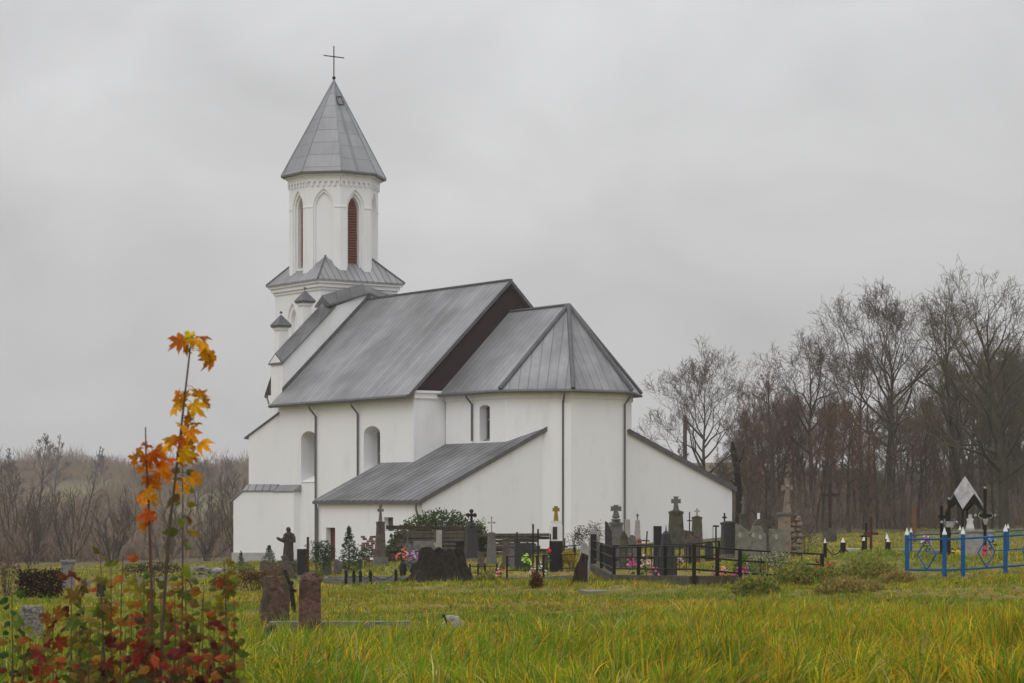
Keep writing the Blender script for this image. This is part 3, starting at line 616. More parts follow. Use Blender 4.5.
def gen_shrub(seed, H, n=14, rt=.012, sp_=.45):
    rg = random.Random(seed); A, B = MB(), MB()
    for i in range(n):
        az_ = rg.uniform(0, 6.28); tl = abs(rg.gauss(0, sp_)); d0 = Vector((math.cos(az_)*tl, math.sin(az_)*tl, 1)).normalized(); L = H*rg.uniform(.65, 1.03)
        p = Vector((math.cos(az_)*.25, math.sin(az_)*.25, -.1)); pts = [p]; ds = []
        for k in range(6): d0 = (d0 + Vector((rg.gauss(0, .09), rg.gauss(0, .09), .05))).normalized(); p = p + d0*L/6; pts.append(p); ds.append(d0)
        A.tube(pts, [.05*(1-.75*k/6)*H/6+.006 for k in range(7)], 4, False)
        for k in range(17):
            t_ = rg.uniform(.2, .98); j = int(t_*6); b = pts[j].lerp(pts[j+1], t_*6-j); dd = rot_to(ds[j], rg.uniform(.35, .8), rg.uniform(0, 6.28)); l2 = L*rg.uniform(.12, .3)*(1.15-.6*t_)
            e = b + dd*l2 + Vector((0, 0, l2*.15)); B.tube([b, e], [rt*1.5, rt*.7], 3, False)
            for m in range(4):
                b2 = b.lerp(e, rg.uniform(.2, 1)); e2 = b2 + rot_to(dd, rg.uniform(.3, .8), rg.uniform(0, 6.28))*l2*rg.uniform(.3, .6); B.tube([b2, e2], [rt, rt*.6], 3, False)
    return A, B
for lab, px, Y, yt, sd in (('bare shrub spreading from many stems at the far left edge of the valley', 14, 178, 462, 71), ('widest bare many-stemmed shrub behind the concrete gatepost', 66, 165, 470, 72),
                           ('bare many-stemmed shrub right of the widest one, behind the left orange sapling', 128, 180, 482, 73), ('bare shrub half hidden behind the tall orange sapling', 178, 190, 486, 74),
                           ('bare yellowish shrub against the left corner of the church', 236, 176, 468, 75), ('low bare shrub between the widest shrub and the left edge', 40, 185, 482, 76), ('bare upright shrub left of the church corner shrub', 214, 200, 478, 77), ('low bare thicket shrub behind the concrete rail, under the left orange sapling', 112, 156, 505, 81), ('low bare thicket shrub behind the tall orange sapling', 165, 154, 512, 82), ('low bare thicket shrub above the dark maroon hedge', 34, 152, 502, 83), ('low bare thicket shrub by the pale broken stones', 206, 158, 514, 84)):
    loc, H = tree_at(px, Y, yt); A, B = gen_shrub(sd, H, 11, .011); t = thing('bare_shrub', lab, 'shrub', loc, 0, 'bare shrubs in the valley')
    A.build('stems', bark, t, fix=False); B.build('twigs', twig if sd != 75 else twig_o, t, fix=False)

def twig_cloud(name, items, mat, per=160, seed=3, w=.02, kind='stuff', lmin=.12, lmax=.35):
    """one mass of bare scrub: thin upright slivers in many dome shaped clumps"""
    r = np.random.default_rng(seed); vs = []; 
    for (x, y, z, wd, h) in items:
        k = per; a = r.uniform(0, 6.28, k); rr = np.sqrt(r.uniform(0, 1, k)); bx = x + np.cos(a)*rr*wd*.5; by = y + np.sin(a)*rr*wd*.5
        hh_ = h*(1-.45*rr**2)*r.uniform(.25, 1, k); z0 = z + hh_*r.uniform(-.05, .75, k); L = h*r.uniform(lmin, lmax, k)
        dx = np.cos(a)*.35*rr + r.normal(0, .3, k); dy = np.sin(a)*.35*rr + r.normal(0, .3, k); ww = w*r.uniform(.6, 1.6, k); az_ = r.uniform(0, 3.14, k)
        p0 = np.stack([bx-np.cos(az_)*ww, by-np.sin(az_)*ww, z0], -1); p1 = np.stack([bx+np.cos(az_)*ww, by+np.sin(az_)*ww, z0], -1); p2 = np.stack([bx+dx*L, by+dy*L, z0+L*.9], -1)
        vs.append(np.stack([p0, p1, p2], 1).reshape(-1, 3))
    v = np.concatenate(vs); return tri_mesh(name, v, mat, kind=kind)
def tri_mesh(name, v, mat, col=None, kind=None, parent=None):
    n = len(v)//3; me = bpy.data.meshes.new(name); me.vertices.add(len(v)); me.vertices.foreach_set('co', v.astype(np.float32).ravel())
    me.loops.add(3*n); me.loops.foreach_set('vertex_index', np.arange(3*n, dtype=np.int32)); me.polygons.add(n); me.polygons.foreach_set('loop_start', np.arange(0, 3*n, 3, dtype=np.int32))
    me.update()
    if col is not None:
        a = me.attributes.new('tone', 'FLOAT_COLOR', 'FACE'); a.data.foreach_set('color', np.concatenate([col, np.ones((n, 1))], 1).astype(np.float32).ravel())
    me.materials.append(mat); o = bpy.data.objects.new(name, me); COL.objects.link(o)
    if kind: P(o, kind=kind)
    if parent: o.parent = parent
    return o
r_ = np.random.default_rng(5)
def G(x, y): return float(gz(x, y))
it = []
for i in range(420):
    Y = r_.uniform(165, 330); px = r_.uniform(-60, 300); x = (px-512)/FOC*Y; it.append((x, Y, G(x, Y), r_.uniform(2.5, 6), r_.uniform(1.2, 3.8)))
P(twig_cloud('valley_scrub', it, M('scrub_twigs', (.19, .138, .098), (.29, .215, .16), .06, .95, detail=2), 150, 7, .034, lmin=.2, lmax=.6), 'brown leafless scrub filling the valley left of the church', 'scrub')
it = []
for i in range(1500):
    Y = r_.uniform(330, 950); px = r_.uniform(-80, 330); x = (px-512)/FOC*Y
    if fields(x, Y) > .3 or fields(x*1.08, Y*1.08) > .5: continue
    h = r_.uniform(3, 6.5) * (1 + .9*max(0, float(wob(x, Y, .06, 2)))) * r_.choice([.8, 1, 1, 1.5]); it.append((x, Y, G(x, Y), r_.uniform(5, 11) + h*.3, h))
P(twig_cloud('distant_wood', it, M('far_wood', (.16, .112, .08), (.27, .19, .11), .03, .95, detail=2), 190, 8, .09), 'distant brown woods covering the hill beyond the valley', 'wood')
it = []
for i in range(330):
    Y = r_.uniform(150, 260); px = r_.uniform(720, 1090) if i > 40 else r_.uniform(640, 730); x = (px-512)/FOC*Y
    if px < 735: Y = max(Y, 185); x = (px-512)/FOC*Y
    it.append((x, Y, G(x, Y), r_.uniform(2, 5), r_.uniform(1.5, 5.5) if px > 735 else r_.uniform(1.5, 4)))
P(twig_cloud('wood_undergrowth', it, M('undergrowth_twigs', (.15, .12, .09), (.20, .16, .12), .15, .95, detail=2), 150, 9, .02), 'tangled bare undergrowth between the trunks of the wood', 'undergrowth')
it = []
for i in range(110):
    Y = r_.uniform(205, 300); px = r_.uniform(735, 1100); x = (px-512)/FOC*Y; hmax = (HOR - np.interp(px, *skyline) - 45) * Y/FOC
    it.append((x, Y, G(x, Y)+r_.uniform(0, 3), r_.uniform(4, 8), max(4, hmax*r_.uniform(.4, .85))))
P(twig_cloud('deep_wood', it, M('deep_wood_twigs', (.15, .118, .096), (.2, .16, .13), .08, .95, detail=2), 330, 10, .03), 'mass of far bare branches deep inside the wood', 'wood')

# ------------------------------------------------------------------ grass
def grass(name, ylo, yhi, per_m2, blades, hfun, wfun, cols, seed, segs=3, dens=None, xr=.262, rad=.09, lean=.6):
    """tufts: every tuft a bunch of blades that lean outwards and with the lay of the meadow"""
    r = np.random.default_rng(seed)
    nt_ = int(per_m2 * xr * (yhi**2 - ylo**2)); CY = np.sqrt(r.uniform(ylo**2, yhi**2, nt_)); CX = r.uniform(-1, 1, nt_)*CY*xr
    if dens is not None: k = r.uniform(0, 1, nt_) < dens(CX, CY); CX, CY = CX[k], CY[k]
    nt_ = len(CX); cnt = r.integers(blades[0], blades[1]+1, nt_); ti = np.repeat(np.arange(nt_), cnt); n = len(ti)
    ca = r.uniform(0, 6.28, n); rr = np.abs(r.normal(0, 1, n)); X = CX[ti] + np.cos(ca)*rr*rad*.6; Y = CY[ti] + np.sin(ca)*rr*rad*.6
    th = r.uniform(.55, 1.35, nt_)[ti]; Z = gz(X, Y); h = hfun(X, Y, r)*th; w = wfun(h, r)
    lay = wob(CX, CY, .9, 3)*3.1 + wob(CX, CY, .35, 1)*2; ln = lean*np.clip(.35 + .4*rr + .35*wob(X, Y, .7, 5) + r.normal(0, .2, n), .04, 1.5)
    dx = np.cos(ca)*.75 + np.cos(lay)[ti]*.6; dy = np.sin(ca)*.75 + np.sin(lay)[ti]*.6; dx, dy = dx*ln, dy*ln; fa = r.uniform(0, 3.14, n); sx, sy = np.cos(fa)*w, np.sin(fa)*w
    def pt(t, s_):
        b = t**1.8; drop = 1 - np.clip(.42*ln, 0, .62)*t**2.2
        return np.stack([X + dx*h*b + sx*s_, Y + dy*h*b + sy*s_, Z - .02 + h*t*drop], -1)
    T = np.linspace(0, 1, segs+1); tris = []
    for i in range(segs):
        a0, a1 = 1 - T[i]**1.7, 1 - T[i+1]**1.7
        p, q, s_, u = pt(T[i], -a0), pt(T[i], a0), pt(T[i+1], a1), pt(T[i+1], -a1)
        tris.append(np.stack([p, q, s_], 1))
        if i < segs-1: tris.append(np.stack([p, s_, u], 1))
    v = np.stack(tris, 1).reshape(-1, 3); c = cols(X, Y, h, r) * r.uniform(.7, 1.25, (nt_, 1))[ti]; c = np.repeat(c, len(tris), 0)
    return tri_mesh(name, v, grassm, c, 'stuff')
def pal(mixw):
    P_ = np.array([[.125, .24, .015], [.24, .33, .018], [.42, .39, .03], [.66, .46, .03], [.62, .29, .035], [.52, .46, .22], [.34, .21, .05], [.12, .24, .065]])
    def f(X, Y, h, r):
        w = mixw(X, Y); w = np.clip(w, 0, None); w /= w.sum(1, keepdims=True); cs = w.cumsum(1); k = (r.uniform(0, 1, (len(X), 1)) > cs).sum(1).clip(0, 7)
        return P_[k] * r.uniform(.75, 1.25, (len(X), 1))
    return f
def mix_near(X, Y):
    g = .5 + .5*wob(X, Y, .45, 2); rr = np.clip(.5 + X/Y*2.6, 0, 1); k = np.ones((len(X), 8))
    k[:, 0] = .8 + .7*(1-rr) + .8*g; k[:, 1] = 1.2 + .3*g; k[:, 2] = .7; k[:, 3] = .25 + 1.1*rr*(1.2-g); k[:, 4] = .08 + .55*rr*(1.2-g); k[:, 5] = .12 + .2*(1-rr); k[:, 6] = .25; k[:, 7] = .9*(1-rr)*(1.2-g); return k
def mix_mid(X, Y):
    g = .5 + .5*wob(X, Y, .5, 1); k = np.ones((len(X), 8)); k[:, 0] = .6 + 1.0*g; k[:, 1] = .9 + .5*g; k[:, 2] = 1.0; k[:, 3] = .7*(1.3-g); k[:, 4] = .5*(1.2-g); k[:, 5] = .55; k[:, 6] = .5 + 1.3*(1-g); k[:, 7] = .25+.5*g; return k
def mix_far(X, Y):
    g = .5 + .5*wob(X, Y, .4, 1); d = .5 + .5*wob(X, Y, .22, 6); k = np.ones((len(X), 8)); k[:, 0] = .9 + 1.2*g; k[:, 1] = .8 + .5*g; k[:, 2] = .9*d; k[:, 3] = .45*(1.3-g); k[:, 4] = .35*(1.2-g); k[:, 5] = .22; k[:, 6] = .4 + 1.6*(1-g)*d; k[:, 7] = .5*g; return k
tallmask = lambda X, Y: np.clip(1.05 - sst(29.5, 38, Y + 1.2*wob(X, Y, .3, 2) - 7*sst(-.03, .12, X/Y)), 0, 1)*np.clip(.8+.5*wob(X, Y, .9, 6), .25, 1)
P(grass('tall_grass', 20.3, 43, 16, (14, 34), lambda X, Y, r: (.24 + .22*np.clip(.5 + .6*wob(X, Y, .6, 4), 0, 1)) * r.uniform(.5, 1.25, len(X)), lambda h, r: .0062*r.uniform(.6, 1.7, len(h)), pal(mix_near), 1, 5, tallmask, rad=.13, lean=.95),
  'tall green and yellow meadow grass across the foreground', 'grass')
P(grass('lawn_grass', 20.3, 74, 34, (5, 14), lambda X, Y, r: (.06 + .08*np.clip(.45+.75*wob(X, Y, .8, 1), 0, 1))*r.uniform(.5, 1.4, len(X)), lambda h, r: .006*r.uniform(.7, 1.7, len(h)), pal(mix_far), 2, 3, rad=.09, lean=.9), 'short yellowing grass of the graveyard', 'grass')
P(grass('rough_grass', 44, 132, 2.2, (8, 18), lambda X, Y, r: r.uniform(.10, .36, len(X)), lambda h, r: .011*r.uniform(.6, 1.6, len(h)), pal(mix_far), 6, 3,
        dens=lambda X, Y: np.clip(-.15 + .95*wob(X, Y, .5, 3) + .5*wob(X, Y, 1.6, 2), 0, 1) * (1 - .9*sst(118, 140, Y - .2*X)*sst(4, 14, X)), rad=.22, lean=.9), 'ragged tufts of longer grass between the graves', 'grass')
P(grass('far_grass', 58, 150, 7, (4, 8), lambda X, Y, r: (.07 + .10*np.clip(.4+.8*wob(X, Y, .8, 1), 0, 1))*r.uniform(.5, 1.5, len(X)), lambda h, r: .016*r.uniform(.6, 1.5, len(h)), pal(mix_far), 3, 2,
        dens=lambda X, Y: 1 - .9*sst(118, 140, Y - .2*X)*sst(4, 14, X), rad=.2, lean=.8), 'short patchy grass between and behind the graves', 'grass')
def litter():
    r = np.random.default_rng(44); n = 5200; Y = np.sqrt(r.uniform(24**2, 95**2, n)); X = r.uniform(-1, 1, n)*Y*.226; k = r.uniform(0, 1, n) < np.clip(.25 + .9*wob(X, Y, .4, 9), .05, 1); X, Y = X[k], Y[k]; n = len(X)
    Z = gz(X, Y) + r.uniform(.01, .07, n); a = r.uniform(0, 6.28, n); l = r.uniform(.03, .075, n); tl = r.normal(0, .35, (n, 2))
    q = [np.stack([X+np.cos(a+t)*l*k_, Y+np.sin(a+t)*l*k_, Z+(np.cos(a+t)*tl[:, 0]+np.sin(a+t)*tl[:, 1])*l*k_], -1) for t, k_ in ((0, 1), (1.3, .6), (3.14, .8), (-1.3, .6))]
    v = np.stack([q[0], q[1], q[2], q[0], q[2], q[3]], 1).reshape(-1, 3); P_ = np.array([[.34, .15, .03], [.22, .09, .03], [.14, .07, .035], [.45, .27, .05], [.28, .2, .1]]); c = np.repeat(P_[r.integers(0, 5, n)]*r.uniform(.7, 1.2, (n, 1)), 2, 0)
    P(tri_mesh('fallen_leaves', v, leafm, c, 'stuff'), 'brown and orange fallen leaves scattered over the lawn', 'fallen leaves')
litter()
# ------------------------------------------------------------------ damp air
hz = MB().box(-260, 260, -15, 1500, -16, 75).build('haze', bpy.data.materials.new('damp_air'))
hz['kind'] = 'stuff'
m = hz.data.materials[0]; m.use_nodes = True; m.node_tree.nodes.clear(); N = m.node_tree.nodes.new
o_ = N('ShaderNodeOutputMaterial'); v_ = N('ShaderNodeVolumePrincipled'); v_.inputs['Density'].default_value = .0003; v_.inputs['Color'].default_value = (.95, .945, .94, 1)
m.node_tree.links.new(v_.outputs[0], o_.inputs['Volume'])
#OBJECTS#
# ------------------------------------------------------------------ graveyard helpers
def base(px, py):
    """distance at which the ground shows at pixel row py, in column px"""
    Ys = np.arange(20, 150, .25); y = HOR - FOC * gz((px-512)/FOC*Ys, Ys) / Ys
    return float(Ys[np.argmin(np.abs(y - py))])
def spot(px, py=None, Y=None):
    Y = Y or base(px, py); return Y, sc(Y), at(px, Y)
def cross_mb(z0, h, w, bar, t, arm=.68, style='plain', mb=None, tilt=0):
    mb = mb or MB(); za = z0 + h*arm
    if style == 'plain':
        mb.box(-bar/2, bar/2, -t/2, t/2, z0, z0+h); mb.box(-w/2, -bar/2+.001, -t/2*.97, t/2*.97, za-bar/2, za+bar/2); mb.box(bar/2-.001, w/2, -t/2*.97, t/2*.97, za-bar/2, za+bar/2)
    elif style == 'stone':                                          # flared stone arms
        f = bar*.85
        mb.extrude([(-bar*.75, -t/2, z0), (bar*.75, -t/2, z0), (bar*.4, -t/2, za-bar*.5), (w/2, -t/2, za-f*.75), (w/2, -t/2, za+f*.75), (bar*.4, -t/2, za+bar*.5),
                    (f*.75, -t/2, z0+h), (-f*.75, -t/2, z0+h), (-bar*.4, -t/2, za+bar*.5), (-w/2, -t/2, za+f*.75), (-w/2, -t/2, za-f*.75), (-bar*.4, -t/2, za-bar*.5)], (0, t, 0))
    else:                                                           # rods with knobs
        mb.tube([(0, 0, z0), (0, 0, z0+h)], bar/2, 6).tube([(-w/2, 0, za), (w/2, 0, za)], bar/2, 6)
        for p in ((0, z0+h), (-w/2, za), (w/2, za)): mb.ball((p[0], 0, p[1]), bar*.85)
    return mb
def obelisk(name, label, cat, px, Yb, ytop, wb, wt, m, cross=None, plinth=None, mp_=None, rz=.35, neck=None, rough=0, group=None, cap=None):
    """cross = (height px, width px, bar px, style, material); plinth = (width px, height px)"""
    Y, s, loc = (Yb if isinstance(Yb, tuple) else spot(px, Yb)); t = thing(name, label, cat, loc, rz, group); H = top(px, ytop, Y); z = -.15
    if plinth:
        pw, ph = plinth[0]*s, plinth[1]*s; MB().taper(-.15, ph*.55, pw, pw, pw, pw).taper(ph*.551, ph, pw*.82, pw*.82, pw*.78, pw*.78).build('plinth', mp_ or m, t, rough=rough and .008); z = ph
    mb = MB().taper(z, H - (wt*s*.35), wb*s, wb*s*.9, wt*s, wt*s*.9)
    if cap == 'point': mb.taper(H-(wt*s*.349), H, wt*s, wt*s*.9, wt*s*.12, wt*s*.12)
    else: mb.taper(H-(wt*s*.349), H-wt*s*.12, wt*s*1.12, wt*s*1.02, wt*s*1.12, wt*s*1.02); mb.taper(H-wt*s*.119, H, wt*s*.9, wt*s*.8, wt*s*.5, wt*s*.45)
    mb.build('shaft', m, t, rough=rough, cuts=3, seed=int(px))
    if neck:
        nb = MB()
        for k, r_n in enumerate(neck): nb.lathe([(r_n*s*.6, 0), (r_n*s, .03), (r_n*s, .07), (r_n*s*.5, .1)], 10, (0, 0, H-.01+k*.11))
        nb.build('neck', m, t, smooth=True); H += .1*len(neck)
    if cross:
        h, w, b, st, mc = cross; cross_mb(H-.02, h*s, w*s, b*s, b*s, .66, st).build('cross', mc, t)
    return t
def headstone(label, px, Yb, ytop, w, th, m, shape='flat', rz=0, tilt=0, portraits=(), rough=.012, plinth=None, name='headstone', mp_=None, cat='gravestone', group=None):
    Y, s, loc = (Yb if isinstance(Yb, tuple) else spot(px, Yb)); H = top(px, ytop, Y); t = thing(name, label, cat, loc, rz, group); W_ = w*s; T_ = th*s
    o = {'flat': [(-.5, 1), (.5, 1)], 'round': [(-.5, .82), (-.35, .94), (-.12, 1), (.12, 1), (.35, .94), (.5, .82)], 'shoulder': [(-.5, .78), (-.34, .82), (-.26, 1), (.26, 1), (.34, .82), (.5, .78)],
         'peak': [(-.5, .8), (0, 1), (.5, .8)], 'slant': [(-.5, 1), (-.1, .97), (.2, .86), (.5, .8)]}[shape][::-1]
    pts = [(-W_/2, -T_/2, -.2), (W_/2, -T_/2, -.2)] + [(x*W_*.97, -T_/2, z*H) for x, z in o]
    ob = MB().extrude(pts, (0, T_, 0)).build('stone', m, t, rough=rough, cuts=2, seed=int(px*7))
    if plinth: MB().box(-plinth[0]*s/2, plinth[0]*s/2, -T_*.8, T_*.8, -.15, plinth[1]*s).build('plinth', mp_ or m, t)
    for dx, py in portraits:
        zc = top(px, py, Y); MB().extrude([(dx*s+math.cos(a)*1.5*s, -T_/2-.035, zc+math.sin(a)*2.6*s) for a in np.linspace(0, 2*math.pi, 15)[:-1]], (0, .05, 0)).build('portrait_oval', pale_st, t)
    if tilt: t.rotation_euler = (0, R(tilt), rz)
    return t
def leafcloud(n, fn, size, cols, seed, up=0, elong=1.7):
    """n small leaves; fn(rng) gives a point"""
    rg = random.Random(seed); v = []; c = []
    for i in range(n):
        p = Vector(fn(rg)); a = Vector((rg.gauss(0, 1), rg.gauss(0, 1), rg.gauss(up, .7))).normalized(); b = a.orthogonal().normalized(); b = (b*math.cos(k:=rg.uniform(0, 6.28)) + a.cross(b)*math.sin(k)).normalized()
        l = size*rg.uniform(.6, 1.3); w = l/elong
        q = [p, p+a*l*.5+b*w*.5, p+a*l, p+a*l*.5-b*w*.5]; v += [q[0], q[1], q[2], q[0], q[2], q[3]]; k2 = rg.uniform(.75, 1.2); cc = rg.choice(cols); c += [[x*k2 for x in cc]]*2
    return np.array([tuple(x) for x in v]), np.array(c)
def leafy(name, label, cat, px, Yb, ytop, wpx, cols, n=900, size=.07, shape='dome', seed=1, stems=True, mat=None, group=None, dpx=None, elong=1.7, up=.3):
    Y, s, loc = (Yb if isinstance(Yb, tuple) else spot(px, Yb)); H = max(.15, top(px, ytop, Y)); W_ = wpx*s; D_ = (dpx or wpx*.8)*s; t = thing(name, label, cat, loc, 0, group)
    rr = random.Random(seed); lobes = [(rr.uniform(-.33, .33)*W_, rr.uniform(-.3, .3)*D_, rr.uniform(.45, .8)*H, rr.uniform(.22, .36)) for _ in range(6)]
    def fn(rg):
        if shape == 'box': return (rg.uniform(-.5, .5)*W_, rg.uniform(-.5, .5)*D_, H*rg.uniform(0, .97)**.8*rg.uniform(.82, 1.06))
        if shape == 'cone': z = rg.random()**1.25; a = rg.uniform(0, 6.28); r = (1-z)**.85*(.55+.45*math.sin(z*22+a*.5)**2)*rg.uniform(.5, 1)**.5; return (math.cos(a)*r*W_*.5, math.sin(a)*r*D_*.5, H*(.04+.93*z))
        if shape == 'dome' and rg.random() < .75:
            lx, ly, lz, lr = rg.choice(lobes); d_ = Vector((rg.gauss(0, 1), rg.gauss(0, 1), rg.gauss(0, 1))).normalized()*rg.uniform(.6, 1)
            return (lx+d_.x*lr*W_, ly+d_.y*lr*D_, max(.02, min(H, lz+d_.z*lr*H)))
        a = rg.uniform(0, 6.28); r = math.sqrt(rg.random()); return (math.cos(a)*r*W_*.5, math.sin(a)*r*D_*.5, H*rg.random()*math.sqrt(max(.05, 1-r*r)))
    v, c = leafcloud(n, fn, size, cols, seed, up, elong); tri_mesh('foliage', v, mat or leafm, c, parent=t)
    if stems:
        st = MB()
        if shape == 'cone': st.tube([(0, 0, -.1), (0, 0, H*.95)], [.03*max(1, H), .006], 5)
        else:
            for i in range(9): a = rr.uniform(0, 6.28); e = Vector((math.cos(a)*W_*.4*rr.random(), math.sin(a)*D_*.4*rr.random(), H*rr.uniform(.6, .95))); st.tube([(e.x*.2, e.y*.2, -.1), (e.x*.7, e.y*.7, e.z*.6), e], [.014, .01, .005], 4)
        st.build('stems' if shape != 'cone' else 'trunk', bark, t)
    return t
def flowers(label, px, Yb, ytop, wpx, cols, vase=None, seed=1, n=26, green=.3, r=1.7, name='flower_bouquet', group=None, zlow=.45):
    Y, s, loc = (Yb if isinstance(Yb, tuple) else spot(px, Yb)); H = max(.1, top(px, ytop, Y)); t = thing(name, label, 'flowers', loc, 0, group); rg = random.Random(seed); b = MB(); W_ = wpx*s
    for i in range(n):
        a = rg.uniform(0, 6.28); q = math.sqrt(rg.random()); k = rg.choice(cols); b.col = tuple(x*rg.uniform(.8, 1.15) for x in k)
        p = (math.cos(a)*q*W_*.46, math.sin(a)*q*W_*.4, H*(zlow + (1-zlow)*(rg.uniform(.35, 1)*math.sqrt(1-.8*q*q))) - r*s*.4); rad = r*s*rg.uniform(.7, 1.2)
        d_ = Vector((p[0]*1.2, p[1]*1.2 - W_*.5, W_*.7)).normalized(); o1 = d_.orthogonal().normalized(); o2 = d_.cross(o1); c0 = Vector(p)
        for k2 in range(6):                                         # six petals around an eye
            an = k2*math.pi/3; e = (o1*math.cos(an)+o2*math.sin(an)); f = (o1*math.cos(an+.5)+o2*math.sin(an+.5)); g = (o1*math.cos(an-.5)+o2*math.sin(an-.5))
            b.add([c0, c0+f*rad*.7+d_*rad*.25, c0+e*rad*1.05+d_*rad*.15, c0+g*rad*.7+d_*rad*.25], [(0, 1, 2, 3)])
        b.ball(tuple(c0+d_*rad*.12), rad*.35, 5, 3)
    b.build('blossoms', petal, t, fix=False)
    v, c = leafcloud(int(n*3), lambda g_: (g_.gauss(0, .22)*W_, g_.gauss(0, .2)*W_, H*g_.uniform(zlow*.5, .9)), 3.2*s, [(.04, .10, .02), (.06, .14, .03), (.03, .07, .02)], seed+5); tri_mesh('leaves', v, leafm, c, parent=t)
    if vase: vw = vase[0]*s; MB().lathe([(vw*.3, 0), (vw*.36, .02), (vw*.5, H*zlow*.6), (vw*.34, H*zlow*.9), (vw*.42, H*zlow*1.05)], 10).build('vase', vase[1], t, smooth=True)
    return t
def fence(name, label, pts, h, m, post=.045, rails=(.95, .45), picket=0, picket_m=None, tips=None, every=None, rr=.02, closed=False, square=True, group=None):
    """pts: world ground points; posts at each, rails between; returns the thing"""
    o = pts[0]; t = thing(name, label, 'fence', o)
    L = [p - o for p in pts]
    for p in L:
        pb = MB().box(p.x-post, p.x+post, p.y-post, p.y+post, p.z-.25, p.z+h) if square else MB().tube([p+Vector((0, 0, -.25)), p+Vector((0, 0, h))], post, 8)
        po = pb.build('post', m, t)
        if tips: MB().lathe([(post*1.05, 0), (post*1.1, post*.5), (post*.75, post*1.3), (.006, post*3.4)], 8, (p.x, p.y, p.z+h+.002)).build('post_tip', tips, po)
    for a, b in zip(L[:-1], L[1:]):
        d_ = (b-a); n = d_.normalized(); off = n*(post+.002)
        for f in rails:
            MB().tube([a+off+Vector((0, 0, h*f)), b-off+Vector((0, 0, h*f))], rr, 6).build('rail', m, t)
        if picket:
            k = int(d_.length/picket)
            for i in range(1, k):
                q = a + d_*(i/k); MB().tube([q+Vector((0, 0, h*min(rails)+rr)), q+Vector((0, 0, h*max(rails)-rr))], rr*.55, 4).build('picket', m, t)
    return t
def chain(p, q, sag, r=.014):
    return MB().tube([p.lerp(q, k/10) - Vector((0, 0, sag*4*(k/10)*(1-k/10))) for k in range(11)], r, 5)

# ------------------------------------------------------------------ graveyard, left part
G1 = 'weathered stones in the left grass'
Y, s, loc = spot(32, 650); t = thing('stone_post', 'pale speckled granite block standing in the grass near the left edge', 'gravestone', loc, .3)
H = top(32, 606, Y); MB().taper(-.2, H*.80, 21*s, 19*s, 20*s, 18*s).build('shaft', speck_gran, t, rough=.012); MB().taper(H*.802, H, 21.5*s, 19.5*s, 20.5*s, 18.5*s).build('cap', speck_gran, t, rough=.01)
leafy('clipped_hedge', 'dark maroon clipped hedge block beside the concrete gatepost', 'hedge', 40, 600, 569, 44, [(.045, .014, .014), (.035, .016, .012), (.06, .022, .018), (.02, .012, .01)], 2600, .09, 'box', 3, dpx=24)
leafy('dry_shrub', 'pale dry pinkish brown shrub at the left edge', 'shrub', 6, 596, 554, 34, [(.22, .15, .11), (.28, .2, .16), (.15, .09, .07)], 900, .08, 'dome', 4)
Y, s, loc = spot(68, 592); t = thing('gatepost', 'square weathered concrete gatepost with a flat cap behind the thicket', 'post', loc, .2); H = top(68, 560, Y)
MB().box(-6.5*s, 6.5*s, -6.5*s, 6.5*s, -.3, H*.92).build('shaft', concrete, t, rough=.015); MB().box(-8*s, 8*s, -8*s, 8*s, H*.922, H).build('cap', concrete, t, rough=.008)
a_, b_ = at(78, 84), at(206, 84); t = thing('concrete_rail', 'long grey concrete rail on short posts behind the sapling thicket', 'fence', a_)
h_ = .30; MB().tube([(0, 0, h_), (b_.x-a_.x, b_.y-a_.y, b_.z-a_.z+h_)], .065, 4).build('rail', concrete, t, rough=.005)
for k in range(5): q = (b_-a_)*(k+.4)/5; MB().box(q.x-.06, q.x+.06, q.y-.06, q.y+.06, q.z-.3, q.z+h_-.05).build('post', concrete, t)
headstone('small black gravestone on a pale base beside the left orange sapling', 101, 600, 583, 9, 5, black_st, 'flat', .3, plinth=(14, 3), mp_=pale_st, rough=0)
Y, s, loc = spot(209, 576); t = thing('stone_pile', 'low pile of pale broken stones left of the church corner', 'stones', loc)
rg = random.Random(4)
for k in range(13): MB().box(-.2, .2, -.15, .15, -.06, .06).build('stone', (pale_st, concrete)[k % 2], t, rough=.03, seed=k).matrix_local = Matrix.Translation((rg.uniform(-16, 16)*s, rg.uniform(-.5, .5), .05+.12*rg.randrange(4))) @ Matrix.Rotation(rg.uniform(-.6, .6), 4, 'Z') @ Matrix.Rotation(rg.uniform(-.2, .2), 4, 'Y')
pts = [at(p, 160) for p in (100, 122, 140, 160, 180, 200, 222)]
fence('rail_fence', 'thin pale rail fence at the valley edge left of the church', pts, 1.1, concrete, .035, (.95,), rr=.024)
RED = [(.17, .075, .035), (.12, .045, .025), (.22, .13, .03), (.10, .055, .03)]
leafy('low_shrub', 'low reddish brown shrub with yellow leaves in front of the church corner', 'shrub', 252, 591, 571, 54, RED, 1500, .08, 'dome', 6, dpx=26)
leafy('low_shrub', 'yellow green low shrub at the left end of the reddish brown one', 'shrub', 222, 589, 575, 26, [(.15, .14, .03), (.2, .17, .03), (.08, .09, .02)], 700, .08, 'dome', 7)
CON = [(.018, .045, .016), (.03, .065, .024), (.045, .08, .03), (.02, .05, .026)]
